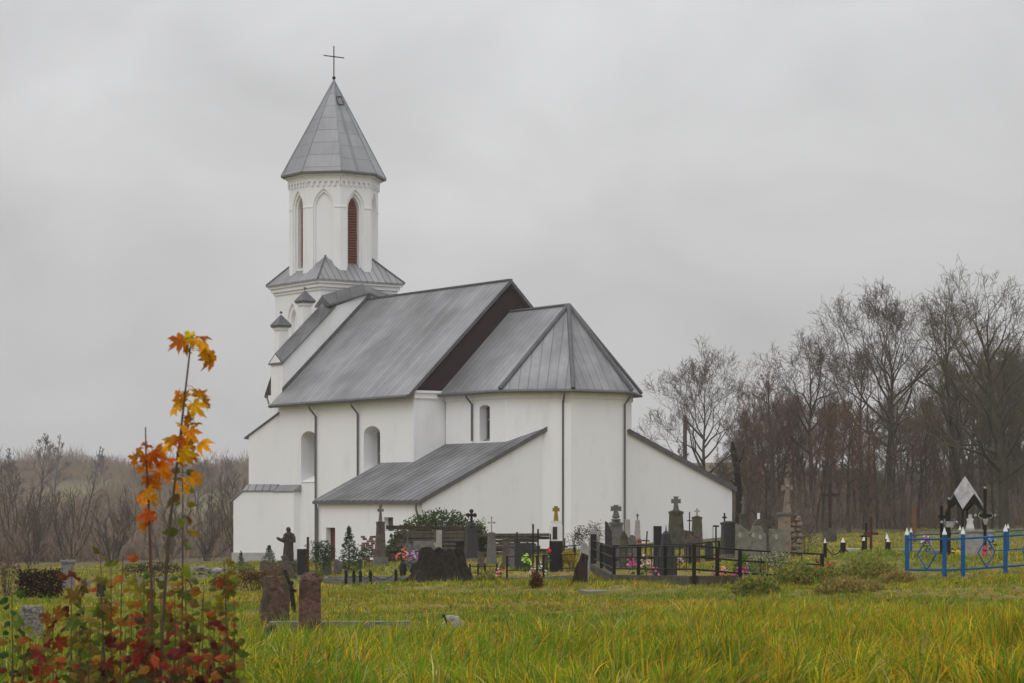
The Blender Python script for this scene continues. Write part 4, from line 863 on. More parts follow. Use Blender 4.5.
for lab, px, yb, yt, w, n, sh in (('tiny young fir at the plinth of the church corner', 241, 568, 551, 11, 500, 'cone'), ('small young fir between the church corner and the robed statue', 269, 569, 545, 22, 1000, 'cone'),
                              ('broad dark juniper bush left of the wine red vestry door', 319, 577, 541, 32, 2200, 'dome'), ('conical young fir right of the wine red vestry door', 349, 572, 526, 30, 2400, 'cone'), ('dark green bush filling the gap right of the conical fir', 361, 571, 545, 20, 900, 'dome')):
    leafy('young_fir' if sh == 'cone' else 'juniper_bush', lab, 'fir' if sh == 'cone' else 'shrub', px, yb, yt, w, CON, n, .09, sh, px, mat=needle, elong=2.4)
leafy('low_shrub', 'rusty brown brush in front of the robed statue pedestal', 'shrub', 277, 582, 566, 34, RED+[(.10, .12, .03)], 900, .08, 'mound', 91)
leafy('low_shrub', 'green and yellow weedy brush below the church corner plinth', 'shrub', 243, 575, 562, 30, [(.10, .14, .03), (.2, .18, .04), (.06, .09, .025)], 800, .08, 'mound', 92)
leafy('low_shrub', 'dark tangled brush between the concrete gatepost and the broken stones', 'shrub', 150, 578, 562, 60, [(.09, .06, .035), (.06, .06, .025), (.14, .09, .04), (.05, .04, .03)], 1500, .09, 'dome', 93, dpx=20)
leafy('low_shrub', 'yellowish low brush left of the kerbed grave', 'shrub', 316, 583, 569, 18, [(.22, .2, .04), (.13, .15, .03)], 500, .07, 'mound', 94)
# statue: one continuous robed body
Y, s, loc = spot(288, 574); dark_stone = M('dark_weathered_stone', (.03, .025, .018), (.06, .05, .038), 6, .95, .4)
t = thing('statue', 'weathered dark stone statue of a robed figure holding one arm out to the left', 'statue', loc)
H0 = top(288, 561, Y); H1 = top(288, 527, Y); hh = H1-H0
pd = MB().box(-11*s, 11*s, -9*s, 9*s, -.2, H0*.3).box(-8.5*s, 8.5*s, -7*s, 7*s, H0*.301, H0*.8).box(-10*s, 10*s, -8*s, 8*s, H0*.801, H0); pd.build('pedestal', mossy, t, rough=.012)
prof = [(.19, .15, 0, 0), (.18, .15, 0, .12), (.16, .14, .01, .35), (.15, .13, .02, .5), (.17, .13, .02, .62), (.185, .13, .03, .74), (.17, .12, .03, .80), (.09, .09, .03, .835), (.055, .06, .025, .855), (.075, .085, .015, .90), (.078, .09, .01, .94), (.06, .07, .01, .98), (.02, .03, .01, 1.0)]
NN = 20; vs_ = []
for i, (rx, ry, cx, z) in enumerate(prof):
    for j in range(NN):
        a = 2*math.pi*j/NN; fold = 1 + (.09*math.sin(7*a+z*5) if z < .8 else 0); vs_.append((cx*hh+rx*hh*.9*math.cos(a)*fold, ry*hh*.9*math.sin(a)*fold, H0+z*hh))
body = MB().add(vs_, [(i*NN+j, i*NN+(j+1) % NN, (i+1)*NN+(j+1) % NN, (i+1)*NN+j) for i in range(len(prof)-1) for j in range(NN)] + [tuple(range(NN))[::-1], tuple(range(len(vs_)-NN, len(vs_)))])
body.tube([(-.02*hh, 0, H0+.74*hh), (-.16*hh, -.05*hh, H0+.60*hh), (-.27*hh, -.10*hh, H0+.655*hh), (-.31*hh, -.11*hh, H0+.68*hh)], [.075*hh, .065*hh, .05*hh, .03*hh], 10)
for k in range(4): body.tube([(-.305*hh, -.11*hh+(k-1.5)*.014*hh, H0+.68*hh), (-.35*hh, -.12*hh+(k-1.5)*.018*hh, H0+(.70+.01*k)*hh)], [.009*hh, .006*hh], 5)
body.tube([(.16*hh, -.04*hh, H0+.72*hh), (.19*hh, -.08*hh, H0+.58*hh), (.06*hh, -.15*hh, H0+.56*hh)], [.065*hh, .055*hh, .035*hh], 10)
body.ball((.01*hh, -.085*hh, H0+.915*hh), .016*hh)
so = body.build('figure', dark_stone, t, smooth=True); md = so.modifiers.new('r', 'REMESH'); md.mode = 'VOXEL'; md.voxel_size = .022; md.use_smooth_shade = True
headstone('narrow black upright slab with a grey cap right of the robed statue', 302, 578, 549, 10, 5, black_st, 'flat', .2, rough=0, plinth=(13, 3), mp_=granite)
headstone('brown stone slab leaning steeply against the narrow black slab', 297, (base(297, 579), sc(base(297, 579)), at(294, base(297, 579))), 553, 6, 5, brown_st, 'flat', .2, tilt=-24)
for lab, px, yt, w in (('left of three knee-high grey stubs before the statue', 264, 561, 8), ('middle of three knee-high grey stubs before the statue', 273, 562, 8), ('right of three knee-high grey stubs before the statue', 282, 563, 7)):
    headstone(lab, px, 577, yt, w, 6, brown_st, 'round', .1, rough=.02, name='stone_stub', group='grey stone stubs')
headstone('left of two pale stubs in front of the juniper bush', 327, 575, 557, 9, 6, granite, 'flat', .1, rough=.02, name='stone_stub', group='grey stone stubs')
headstone('right of two pale stubs in front of the juniper bush', 338, 574, 559, 8, 6, granite, 'slant', .1, rough=.02, name='stone_stub', group='grey stone stubs')
Y, s, loc = spot(275, 624); t = thing('granite_boulder', 'rough pink granite pillar stub left of the red granite post', 'gravestone', loc, .4); H = top(275, 577, Y)
MB().taper(-.25, H*.5, 25*s, 22*s, 24*s, 21*s).taper(H*.49, H, 24*s, 21*s, 19*s, 17*s).build('stone', pink_gran, t, rough=.045, cuts=4, seed=5)
Y, s, loc = spot(295, 614); t = thing('leaning_cross', 'dark leaning cross with a carved knot between the pink stub and red post', 'cross', loc); H = top(295, 570, Y)
b = MB(); b.tube([(0, 0, -.1), (-.3*10*s, 0, H*.45), (-10*s, 0, H)], [2.6*s, 2.2*s, 2*s], 7); b.tube([(-10*s, 0, H*.62), (1*s, 0, H*.52)], 1.6*s, 6); b.ball((-5*s, 0, H*.58), 4*s, 8, 6); b.ball((-6*s, -1*s, H*.46), 3*s); b.ball((-4*s, 0, H*.70), 2.6*s)
b.build('shaft', stump_m, t, rough=.012, cuts=1)
Y, s, loc = spot(310, 633); t = thing('granite_post', 'squared red granite post with a chamfered top in the foreground grass', 'gravestone', loc, .12); H = top(310, 573, Y)
MB().taper(-.3, H*.88, 22*s, 20*s, 20.5*s, 18*s).taper(H*.879, H, 20.5*s, 18*s, 12*s, 11*s).build('shaft', red_gran, t, rough=.014, cuts=4)
Y, s, loc = spot(307.5, 602); t = thing('rusty_rod', 'thin rusty iron rod with small rings rising behind the red granite post', 'rod', loc); H = top(307.5, 537, Y)
MB().tube([(0, 0, -.2), (.01, 0, H)], 1.3*s, 6).build('rod', rust, t)
rb = MB()
for f in (.42, .55, .70, .8): rb.lathe([(1.2*s, -.03), (2.3*s, 0), (1.2*s, .03)], 8, (0, 0, H*f))
rb.build('rings', rust, t)
Y = base(310, 633) + .5; s = sc(Y); loc = at(341, Y, .0); t = thing('fallen_pillar', 'long grey stone pillar lying flat in the grass at the red post', 'gravestone', loc, .04)
MB().box(-71*s, 69*s, -.2, .2, -.06, .13).build('shaft', concrete_w, t, rough=.014, cuts=6)
Y, s, loc = spot(267, 640); t = thing('stone_urn', 'dark hollow stone urn lying on its side at the end of the fallen pillar', 'urn', loc)
u_ = MB().lathe([(5*s, 0), (7*s, .05), (6.3*s, .16), (4.5*s, .3), (3.2*s, .29), (4.6*s, .16), (4.6*s, .06)], 14).build('body', mossy, t, smooth=True); u_.matrix_local = Matrix.Translation((0, -.1, 6*s)) @ Matrix.Rotation(R(72), 4, 'X') @ Matrix.Rotation(R(25), 4, 'Y')
Y, s, loc = spot(452, 630); t = thing('broken_stone', 'pale broken lump of stone with a dark edge alone in the grass', 'stone', loc, .3)
MB().extrude([(-9*s, -7*s, -.04), (8*s, -7*s, -.04), (11*s, -6*s, 5*s), (6*s, -5*s, 13*s), (-4*s, -5*s, 14*s), (-10*s, -6*s, 6*s)], (0, 12*s, 0)).build('stone', pale_st, t, rough=.02, cuts=3)
MB().tube([(-4*s, -8*s, 2*s), (-7*s, -7*s, 8*s), (-11*s, -6*s, 16*s)], [2*s, 1.8*s, 1.2*s], 6).build('dark_shard', stump_m, t)

# kerbed grave with bollards
Y = base(376, 584); s = sc(Y); loc = at(376, Y); t = thing('grave_kerb', 'low grey kerbed grave with ribbed edge left of the big stump', 'grave', loc, .03)
k = MB().box(-53*s, 50*s, -.12, 0, -.2, .2).box(-53*s, -50*s, .001, 2.2, -.2, .2).box(47*s, 50*s, .001, 2.2, -.2, .2).box(-49.9*s, 46.9*s, 2.1, 2.2, -.2, .2); k.build('kerb', concrete_w, t, rough=.008)
MB().box(-49.8*s, 46.8*s, .002, 2.09, -.1, .11).build('bed', M('gravel_bed', (.2, .2, .19), (.3, .29, .27), 40, .9), t)
MB().taper(.111, .24, 26*s, .7, 25*s, .66, (8*s, 1.1)).build('slab', granite, t)
t2 = thing('bollard_fence', 'short black bollards with hanging loops before the kerbed grave', 'fence', at(346, Y-.8))
L = [at(px, Y-.8) - at(346, Y-.8) for px in (346, 354, 360.5, 370.5, 396)]
for p in L: MB().box(p.x-1.5*s, p.x+1.5*s, p.y-1.5*s, p.y+1.5*s, p.z-.2, p.z+13*s).taper(p.z+13*s+.001, p.z+15*s, 3*s, 3*s, 1*s, 1*s, (p.x, p.y)).build('bollard', iron, t2)
for a, b in zip(L[:-1], L[1:]): chain(a+Vector((.02, 0, 11*s)), b+Vector((-.02, 0, 11*s)), min(.2, (b-a).length*.5)).build('loop', iron, t2)
obelisk('obelisk', 'tall brown grey obelisk with a slim cross beside the vestry window', 'gravestone', 380.5, 566, 521, 9.5, 7, brown_st, (17, 6, 2.3, 'stone', granite), (15, 9), granite, .3)
headstone('small grey pointed headstone between the orange and purple bouquets', 408, 569, 541, 10, 5, granite, 'peak', .1)
ORANGE = [(.75, .16, .03), (.8, .25, .05), (.7, .1, .10), (.75, .2, .25)]; PURP = [(.30, .08, .42), (.45, .15, .5), (.55, .35, .6), (.35, .12, .3)]
flowers('bright orange and pink bouquet in a black vase left of the stump', 403, 577, 546, 18, ORANGE, (8, black_st), 3)
flowers('purple and lilac bouquet in a black vase nearest the stump', 414, 577, 547, 16, PURP, (8, black_st), 5)
# wood pile with planks, bricks and creeper
Yw = 121
def wp(px): return at(px, Yw)
sw = sc(Yw)
t = thing('brick_stack', 'ragged stack of reddish bricks at the left end of the timber stack', 'bricks', wp(370)); rg = random.Random(8)
zt = top(370, 534, Yw)
k = MB()
nz_ = int(zt/.11)
for i in range(nz_):
    for j in range(4):
        if rg.random() < .16 + .3*(i > nz_*.7): continue
        c_ = rg.uniform(.4, 1.6); k.col = (c_, c_*rg.uniform(.85, 1.1), c_*rg.uniform(.8, 1.2)); x = (j-1.5)*.22+rg.uniform(-.07, .07); y_ = rg.uniform(-.1, .1); k.box(x-.1, x+.1, y_-.15, y_+.15, i*.11, i*.11+.1)
k.build('bricks', brick_m, t)
for lab, x0, x1, y0, y1, nrow, mt in (('long stack of grey weathered planks under the green creeper', 388, 478, 527, 562, 9, old_wood), ('lower stack of brown planks between the two grey obelisks', 479, 552, 534, 566, 7, old_wood)):
    c = (x0+x1)/2; t = thing('plank_stack', lab, 'planks', wp(c)); zt = top(c, y0, Yw); rg = random.Random(x0)
    for i in range(nrow):
        zz = zt*(i+.3)/nrow; l = (x1-x0)*sw/2
        for j in range(2):
            p = MB().box(-l*(1.04 if i == nrow-1 else rg.uniform(.45, 1.05)), l*(1.03 if i == nrow-1 else rg.uniform(.5, 1.06)), -.55+j*.5, -.1+j*.5, zz, zz+zt/nrow*rg.uniform(.55, .95)).build('plank', mt if rg.random() < .8 else dark_wood, t, rough=.01); p.rotation_euler = (0, rg.uniform(-.02, .02), rg.uniform(-.04, .04))
        if i < nrow-1: [MB().box(l*u0, l*u0+.1, -.5, .35, zz+zt/nrow*.6, zz+zt/nrow*.99).build('spacer', dark_wood, t) for u0 in (-.35, .3)]
GRN = [(.045, .085, .025), (.065, .115, .035), (.09, .14, .045), (.12, .14, .05)]
leafy('creeper_mound', 'rounded mound of green creeper growing over the plank stack', 'creeper', 440, (Yw+1.6, sc(Yw+1.6), at(440, Yw+1.6)), 509, 112, GRN, 12000, .17, 'mound', 9, dpx=44)
leafy('creeper_mound', 'small tuft of green creeper beside the dark ornate obelisk', 'creeper', 476, (Yw+.6, sc(Yw+.6), at(478, Yw+.6)), 518, 16, GRN, 900, .10, 'dome', 10)
headstone('slim pale concrete post standing before the plank stack', 439, 569, 530, 5, 5, pale_st, 'flat', .2, name='concrete_post', cat='post', rough=.008)
headstone('pale board leaning to the left beside the slim concrete post', 449, 569, 539, 4, 3, pale_st, 'flat', .1, tilt=-28, name='leaning_board', cat='board', rough=.004)
headstone('grey squat stone with dark pattern behind the bouquets', 424, 570, 541, 22, 6, concrete_w, 'flat', .1)
# stump
Y, s, loc = spot(442, 583); t = thing('tree_stump', 'huge dark rotten tree stump flaring into roots at mid lawn', 'stump', loc); H = top(442, 549, Y); rg = random.Random(12); n = 40; k = MB(); pr = []
for z, r in ((-.3, 38), (H*.06, 33), (H*.2, 27.5), (H*.42, 24.5), (H*.75, 22.5), (H, 21)): pr.append((r*s, z))
vs_ = []
for i, (r, z) in enumerate(pr):
    for j in range(n):
        a = 2*math.pi*j/n; rt_ = 1 + .13*math.sin(5*a+.7)*(1.2-i*.18) + .05*math.sin(13*a+i*.4) + rg.uniform(-.03, .03); sl = 1.0+(.12 if math.cos(a) < -.3 and i < 3 else 0); vs_.append((r*rt_*sl*math.cos(a)+(1-i)*.4*s, r*.8*rt_*math.sin(a), z + (rg.uniform(-.09, .11) if i == 5 else 0)))
k.add(vs_, [(i*n+j, i*n+(j+1) % n, (i+1)*n+(j+1) % n, (i+1)*n+j) for i in range(5) for j in range(n)]); c0 = len(k.v); k.v.append((0, 0, H*.72)); k.f += [(5*n+j, 5*n+(j+1) % n, c0) for j in range(n)]; k.c += [(1, 1, 1)]*n
k.build('bark', stump_m, t, rough=.03, cuts=1)

# ------------------------------------------------------------------ graveyard, middle part
obelisk('obelisk', 'dark granite obelisk with an ornate knobbed cross right of the stump', 'gravestone', 471.5, 563, 527, 13, 10, granite_d, (12, 7, 2.6, 'knob', iron), (16, 5), granite, .3, neck=(4.5, 3.6))
obelisk('obelisk', 'slim light grey obelisk with a thin metal cross right of the dark one', 'gravestone', 491.5, 565, 532, 9, 6.5, granite, (15, 6, 1.3, 'knob', silver), (12, 5), granite, .2)
obelisk('obelisk', 'short pinkish brown stone pillar without a cross, right of the light grey obelisk', 'gravestone', 506.5, 567, 538, 7.5, 6, brown_st, None, (11, 4), brown_st, .2)
pts = [at(p, base(p, 577)) for p in (470, 478, 485, 497)]
fence('iron_fence', 'short leaning run of black iron fence between stump and middle kerb', pts, .46, iron, .03, (.8, .3), picket=.3, rr=.015)
Yk = base(540, 582); k0 = at(503, Yk)
t = thing('grave_kerb', 'pale concrete kerb carrying the thin iron fence in the middle', 'grave', k0); e = at(578, Yk+.6) - k0
MB().extrude([(0, -.1, -.3), (e.x, e.y-.1, e.z-.3), (e.x, e.y-.1, e.z+.13), (0, -.1, .13)], (0, .25, 0)).build('kerb', concrete_w, t, rough=.012, cuts=4)
pts = [at(p, Yk-.12+.008*(p-507))+Vector((0, 0, .13)) for p in (507, 537, 543.5, 582)]
fence('iron_fence', 'thin rusty black iron fence with two rails on the middle kerb', pts, .66, iron, .03, (.97, .35), rr=.014)
headstone('wide dark granite slab behind the yellow green flowers', 523, 572, 543, 17, 4, granite_d, 'flat', .15, rough=.004, plinth=(21, 3))
for lab, px, yb, yt, w, arm in (('tall thin black iron cross right of the wide dark slab', 533, 568, 524, 9, .72), ('small thin black iron cross left of the wide dark slab', 517, 563, 532, 6, .7), ('short thin iron stake cross just right of the tall thin one', 538, 566, 529, 4, .8)):
    Y, s, loc = spot(px, yb); t = thing('iron_cross', lab, 'cross', loc, .2); cross_mb(-.1, top(px, yt, Y)+.1, w*s, 1.6*s, 1.4*s, arm).build('cross', iron, t)
flowers('yellow green bunch of artificial flowers before the wide dark slab', 526, 578, 551, 9, [(.5, .7, .05), (.4, .6, .08)], None, 11, 18, r=2)
flowers('pale pink and white heap of flowers behind the thin iron fence', 538, 580, 561, 20, [(.6, .5, .5), (.65, .25, .3), (.7, .68, .65)], None, 12, 26, zlow=.1, r=1.5)
Y, s, loc = spot(556, 572); t = thing('cross_monument', 'white grave monument with a golden stone cross on a black lower slab', 'gravestone', loc, .25)
z1, z2, z3 = top(556, 541, Y), top(556, 525, Y), top(556, 521, Y)
MB().box(-6*s, 6*s, -3.5*s, 3.5*s, -.2, z1).build('shaft', black_st, t); MB().box(-5.5*s, 5.5*s, -4*s, 4*s, z1+.001, z2).taper(z2+.001, z3, 8*s, 6*s, 9*s, 7*s).build('capital', white_p, t)
MB().box(-4.5*s, 0, -4.6*s, -4.01*s, z1+.06, z2-.06).build('plaque', granite_d, t)
cross_mb(z3, top(556, 506, Y)-z3, 6.5*s, 3*s, 3*s, .76, 'stone').build('cross', gold, t)
t = thing('iron_stake', 'thin black stake standing beside the golden cross monument', 'stake', at(550.5, Y-.3)); MB().tube([(0, 0, -.1), (0, 0, top(550.5, 534, Y-.3))], .022, 5).build('stake', iron, t)
flowers('single red lantern-like bunch beside the golden cross monument', 548.5, 574, 547, 4, [(.6, .03, .03)], None, 13, 8, r=1.6, zlow=.8)
leafy('yellow_shrub', 'small shrub with yellow autumn leaves behind the rotten post', 'shrub', 572, 571, 551, 20, [(.42, .28, .02), (.5, .36, .04), (.3, .2, .03)], 500, .08, 'dome', 14)
leafy('dark_shrub', 'dark reddish leafless bush against the church wall, left one', 'shrub', 574, (118, sc(118), at(574, 118)), 526, 22, [(.05, .02, .018), (.08, .035, .025), (.03, .02, .015)], 900, .07, 'dome', 15)
leafy('dark_shrub', 'dark reddish leafless bush against the church wall, right one', 'shrub', 597, (116, sc(116), at(597, 116)), 521, 24, [(.05, .02, .018), (.08, .035, .025), (.04, .03, .02)], 1000, .07, 'dome', 16)
pts = [at(p, 96) for p in (564, 575, 586)]
fence('iron_fence', 'dark iron grid fence in front of the reddish bushes', pts, .8, iron, .03, (.95, .5, .1), picket=.2, rr=.016)
Y, s, loc = spot(578, 586); t = thing('rotten_post', 'broken rotten wooden post leaning right at the fence corner', 'post', loc); H = top(580, 553, Y)
MB().extrude([(-8*s, -.1, -.2), (9*s, -.1, -.2), (10*s, -.1, H*.9), (4*s, -.1, H), (0, -.1, H*.72), (-5*s, -.1, H*.3)], (0, .25, 0)).build('post', M('rotten_wood', (.018, .011, .009), (.05, .03, .022), 9, .95, .6, zs=.2), t, rough=.04, cuts=3)
headstone('grey rough little stone peeking over the rotten post', 584, (base(584, 580), sc(base(584, 580)), at(584, base(584, 580))), 541, 9, 5, pale_st, 'peak', 0, rough=.03)
headstone('narrow headstone with pale frame and dark plaque left of the black fence corner', 594, 570, 530, 11, 4, pale_st, 'shoulder', .1)
Y, s, loc = spot(594, 570); t = thing('plaque', 'dark plaque leaning on the pale framed headstone', 'plaque', at(593.5, Y-.25)); MB().box(-3*s, 3*s, -.03, .03, -.05, top(594, 534, Y)).build('plate', black_st, t)
obelisk('obelisk', 'grey stepped monument with a broad flared cross near the fence corner', 'gravestone', 616, 571, 521, 14, 11, granite, (11, 10, 4, 'stone', granite), (17, 8), granite, .2, neck=(5, 4))
headstone('speckled black slab standing against the flared cross monument', 608.5, 574, 521, 7, 3, granite_d, 'slant', .1, rough=.004)
obelisk('obelisk', 'left of two small pinkish white obelisks at the church wall', 'gravestone', 627.5, (118, sc(118), at(627.5, 118)), 518, 6, 4.5, pale_st, None, (8, 5), pale_st, .1, cap='point')
obelisk('obelisk', 'right of two small pinkish white obelisks, topped by a tiny cross', 'gravestone', 637.5, (118, sc(118), at(637.5, 118)), 519, 6, 4, pale_st, (6, 3, 1.2, 'plain', granite), (8, 6), pale_st, .1, cap='point')
flowers('red flowers at the foot of the pinkish white obelisk with the cross', 638.5, (116.5, sc(116.5), at(638.5, 116.5)), 537, 7, [(.6, .04, .04), (.65, .08, .08)], None, 17, 14, zlow=.2, r=1.4)
headstone('small greenish grey stone right of the flared cross monument', 624, 570, 530, 8, 5, mossy, 'peak', .1)
headstone('small grey rounded stone left of the polished black slab', 632, 568, 535, 9, 5, granite, 'round', .1)
headstone('polished black upright slab behind the black fence', 657.5, 571, 526, 8, 4, black_st, 'flat', .15, rough=0, plinth=(11, 3))
Y, s, loc = spot(666, 578); t = thing('pyramid_monument', 'dark stepped monument tapering to a thin spike behind the fence', 'gravestone', loc, .3)
MB().taper(-.2, top(666, 557, Y), 18*s, 15*s, 18*s, 15*s).taper(top(666, 557, Y)+.001, top(666, 547, Y), 15*s, 12*s, 13*s, 11*s).build('plinth', granite_d, t)
MB().taper(top(666, 547, Y)+.001, top(666, 534, Y), 9.5*s, 8*s, 6.5*s, 6*s).taper(top(666, 534, Y)+.001, top(666, 531, Y), 6.4*s, 6*s, 2*s, 2*s).build('shaft', granite_d, t); MB().tube([(0, 0, top(666, 531, Y)), (0, 0, top(666, 525, Y))], [.8*s, .3*s], 6).build('spike', granite_d, t)
Y, s, loc = spot(676, 549); t = obelisk('obelisk', 'tallest mossy stone obelisk with a flared stone cross before the white lean-to', 'gravestone', 676, 549, 510, 14, 11, mossy, (14, 9, 3.6, 'stone', granite), (18, 4), mossy, .25, rough=.012)
headstone('rough brown headstone with a broken right edge, behind the black fence', 692, 562, 530, 16, 7, brown_st, 'slant', .1, rough=.035)
obelisk('obelisk', 'mossy obelisk with a tiny pale cross right of the tallest obelisk', 'gravestone', 697, 550, 516, 10, 8, mossy, (8, 5, 1.4, 'stone', pale_st), (14, 4), mossy, .2, rough=.01)
Y, s, loc = spot(689.5, 549); t = thing('iron_cross', 'thin dark iron cross left of the mossy obelisk with the tiny pale cross', 'cross', loc); cross_mb(-.1, top(689.5, 512, Y)+.1, 5*s, 1.1*s, 1.1*s, .78).build('cross', iron, t)
PINK = [(.7, .12, .35), (.75, .3, .45), (.72, .5, .55), (.6, .05, .25)]
flowers('deep pink flowers on the low grave inside the black fence, left heap', 632, 579, 552, 13, PINK[:2]+[(.6, .05, .2)], None, 18, 24, zlow=.3, r=1.6)
flowers('pale pink flowers on the low grave inside the black fence, right heap', 646, 579, 553, 13, [(.72, .45, .42), (.7, .2, .25), (.65, .55, .5)], None, 19, 24, zlow=.3, r=1.6)
flowers('purple and orange bouquet leaning on the right stretch of black fence', 720, 583, 563, 19, PURP[:2]+ORANGE[:2]+[(.75, .35, .2)], None, 20, 34, zlow=.1, r=1.9)
flowers('red and magenta flowers lying right of the purple and orange bouquet', 741, 582, 563, 22, [(.7, .03, .1), (.55, .05, .4), (.6, .1, .5)], None, 21, 34, zlow=.05, r=1.9)
headstone('low dark slanted stone between the pyramid monument and the tallest obelisk', 671, 566, 545, 7, 5, granite_d, 'slant', .2)
headstone('small brown rounded stone right of the pale framed headstone', 602, 568, 545, 8, 5, brown_st, 'round', -.1)
headstone('little mossy stone left of the golden cross monument', 545, 571, 553, 6, 5, mossy, 'peak', .1)
headstone('grey square stone between the short pink pillar and the wide dark slab', 513, 570, 549, 6, 5, granite, 'flat', .1)
headstone('small dark stone left of the dark granite pillar, by the hooked pole', 709, 561, 541, 8, 5, granite_d, 'round', .1)
headstone('low brown stone between the dark ornate and the light grey obelisks', 481, 570, 551, 7, 5, brown_st, 'slant', .1)
headstone('weathered low stone left of the concrete kerb fence', 463, 574, 556, 7, 4, mossy, 'round', .1)
for lab, px, yb, yt, w in (('small rusty cross leaning behind the two square stones left of the black slab', 645, 563, 531, 6), ('small iron cross between the white monument and the reddish bushes', 563, 567, 538, 6)):
    Y, s, loc = spot(px, yb); t = thing('iron_cross', lab, 'cross', loc, .1); cross_mb(-.1, top(px, yt, Y)+.1, w*s, 1.3*s, 1.2*s, .72).build('cross', rust, t); t.rotation_euler = (0, R(4), .1)
flowers('small red bouquet by the low grave right of the big stump', 500, 580, 566, 8, [(.6, .05, .05), (.7, .3, .3)], None, 51, 14, zlow=.2, r=1.6)
flowers('white and pink flowers at the foot of the tallest obelisk', 681, 566, 554, 9, [(.65, .6, .6), (.7, .3, .4)], None, 52, 14, zlow=.2, r=1.6)
flowers('red flowers showing over the dark granite pillar group', 716.5, 566, 549, 6, [(.6, .05, .08)], None, 53, 12, zlow=.3, r=1.6)
flowers('magenta flowers between the pyramid monument and the fence front', 655, 582, 566, 10, [(.6, .06, .4), (.7, .2, .45)], None, 54, 16, zlow=.2, r=1.6)
# the big black fence on its concrete kerb
kz = .26
cor = [(591, 83), (614, 68.5), (694, 60.5), (740, 61.5), (822, 63.5)]
def kerb_run(t, o, a, b, w=.18):
    d_ = (b-a); n = Vector((-d_.y, d_.x, 0)).normalized()*w/2; a, b = a-o, b-o
    return MB().add([a-n+Vector((0,0,-.4)), a+n+Vector((0,0,-.4)), b+n+Vector((0,0,-.4)), b-n+Vector((0,0,-.4)), a-n+Vector((0,0,kz)), a+n+Vector((0,0,kz)), b+n+Vector((0,0,kz)), b-n+Vector((0,0,kz))],
             [(0,3,2,1),(4,5,6,7),(0,1,5,4),(1,2,6,5),(2,3,7,6),(3,0,4,7)])
W4 = [at(px, Y) for px, Y in cor]; o = W4[1]
t = thing('fence_kerb', 'mossy concrete kerb under the big black iron fence', 'kerb', o)
for i in range(3):
    d_ = (W4[i+1]-W4[i]).normalized()*.1
    kerb_run(t, o, W4[i]+d_, W4[i+1]-d_).build('kerb', mossy, t, rough=.018, cuts=5, seed=i)
posts = []
for (a, b, k) in ((0, 1, 2), (1, 2, 3), (2, 3, 2), (3, 4, 2)):
    for i in range(k): p = W4[a].lerp(W4[b], i/k); posts.append(Vector((p.x, p.y, float(np.interp(i/k, [0, 1], [W4[a].z, W4[b].z]))+kz*(1-.45*(a == 2)*i/k-(.45+.4*i/k)*(a == 3)))))
posts.append(W4[4]+Vector((0, 0, .05)))
fence('iron_fence', 'big black iron fence around graves with three rails in mid picture', posts, .80, iron, .046, (.97, .62, .22), rr=.023, picket=.62)
back = [at(px, Y)+Vector((0, 0, .02)) for px, Y in ((593, 84), (640, 86), (690, 88), (719, 89))]
fence('iron_fence', 'rear run of black iron fence behind the pink flowers', back, .85, iron, .05, (.97, .4), rr=.03, picket=.5)
Y = base(596, 592); t = thing('stone_plate', 'flat pale stone plate lying in the grass before the fence corner', 'slab', at(596, Y), .2); s = sc(Y); MB().box(-14*s, 14*s, -.5, .5, -.08, .045).build('plate', concrete, t, rough=.01)

# ------------------------------------------------------------------ graveyard, right part
obelisk('obelisk', 'dark blue grey granite pillar with a small black cross beside the hooked pole', 'gravestone', 728, 558, 521, 12, 11, granite_d, None, (15, 4), granite, .25)
Y, s, loc = spot(724.5, 555); t = thing('iron_cross', 'small black cross showing above the dark blue grey pillar', 'cross', loc); cross_mb(-.1, top(724.5, 513, Y)+.1, 4.5*s, 1.6*s, 1.4*s, .9).build('cross', iron, t)
Y, s, loc = spot(716, 556); t = thing('hooked_pole', 'thin iron pole with a hooked arm left of the dark granite pillar', 'pole', loc); H = top(716, 526, Y)
MB().tube([(0, 0, -.1), (0, 0, H), (-3*s, 0, H), (3*s, 0, H-.01)], .9*s, 5).build('pole', iron, t); MB().tube([(-3*s, 0, H-.02), (-3*s, 0, H*.5)], .4*s, 4).build('hanger', iron, t)
headstone('left pale mossy headstone with one oval portrait in the row of three', 742, 559, 524, 14, 6, mossy_l, 'slant', -.1, portraits=((-2, 535),), group='mossy headstones with portraits')
headstone('middle pale mossy headstone with two oval portraits in the row of three', 757, 560, 526, 18, 6, mossy_l, 'shoulder', .1, portraits=((-4.5, 535), (2.5, 537)), group='mossy headstones with portraits')
headstone('right pale mossy headstone with one oval portrait, next to boulder monument', 777, 560, 529, 16, 6, mossy_l, 'flat', .1, portraits=((-1.5, 537),), group='mossy headstones with portraits')
obelisk('obelisk', 'mossy pillar with a slender pale cross behind the left portrait headstone', 'gravestone', 743, 554, 513, 8, 6.5, mossy, (17, 5, 1.8, 'stone', granite), None, None, .2)
headstone('brown rounded stone peeking over the middle portrait headstone', 760, 556, 519, 15, 7, brown_st, 'round', .1)
headstone('slim white stake-like stone above the brown rounded stone', 758.5, 555, 513, 2.4, 2.4, white_p, 'flat', .1, rough=0, name='white_stake', cat='stake')
Y, s, loc = spot(769.5, 557); t = thing('stone_cross', 'stubby mossy stone cross between the middle and right portrait headstones', 'cross', loc); cross_mb(-.1, top(769.5, 516, Y)+.1, 11*s, 5*s, 4*s, .85, 'stone').build('cross', mossy, t, rough=.01)
Y, s, loc = spot(789, 556); t = thing('boulder_monument', 'monument of stacked brown boulders carrying a carved stone cross', 'gravestone', loc, .1); H = top(789, 515, Y); rg = random.Random(3)
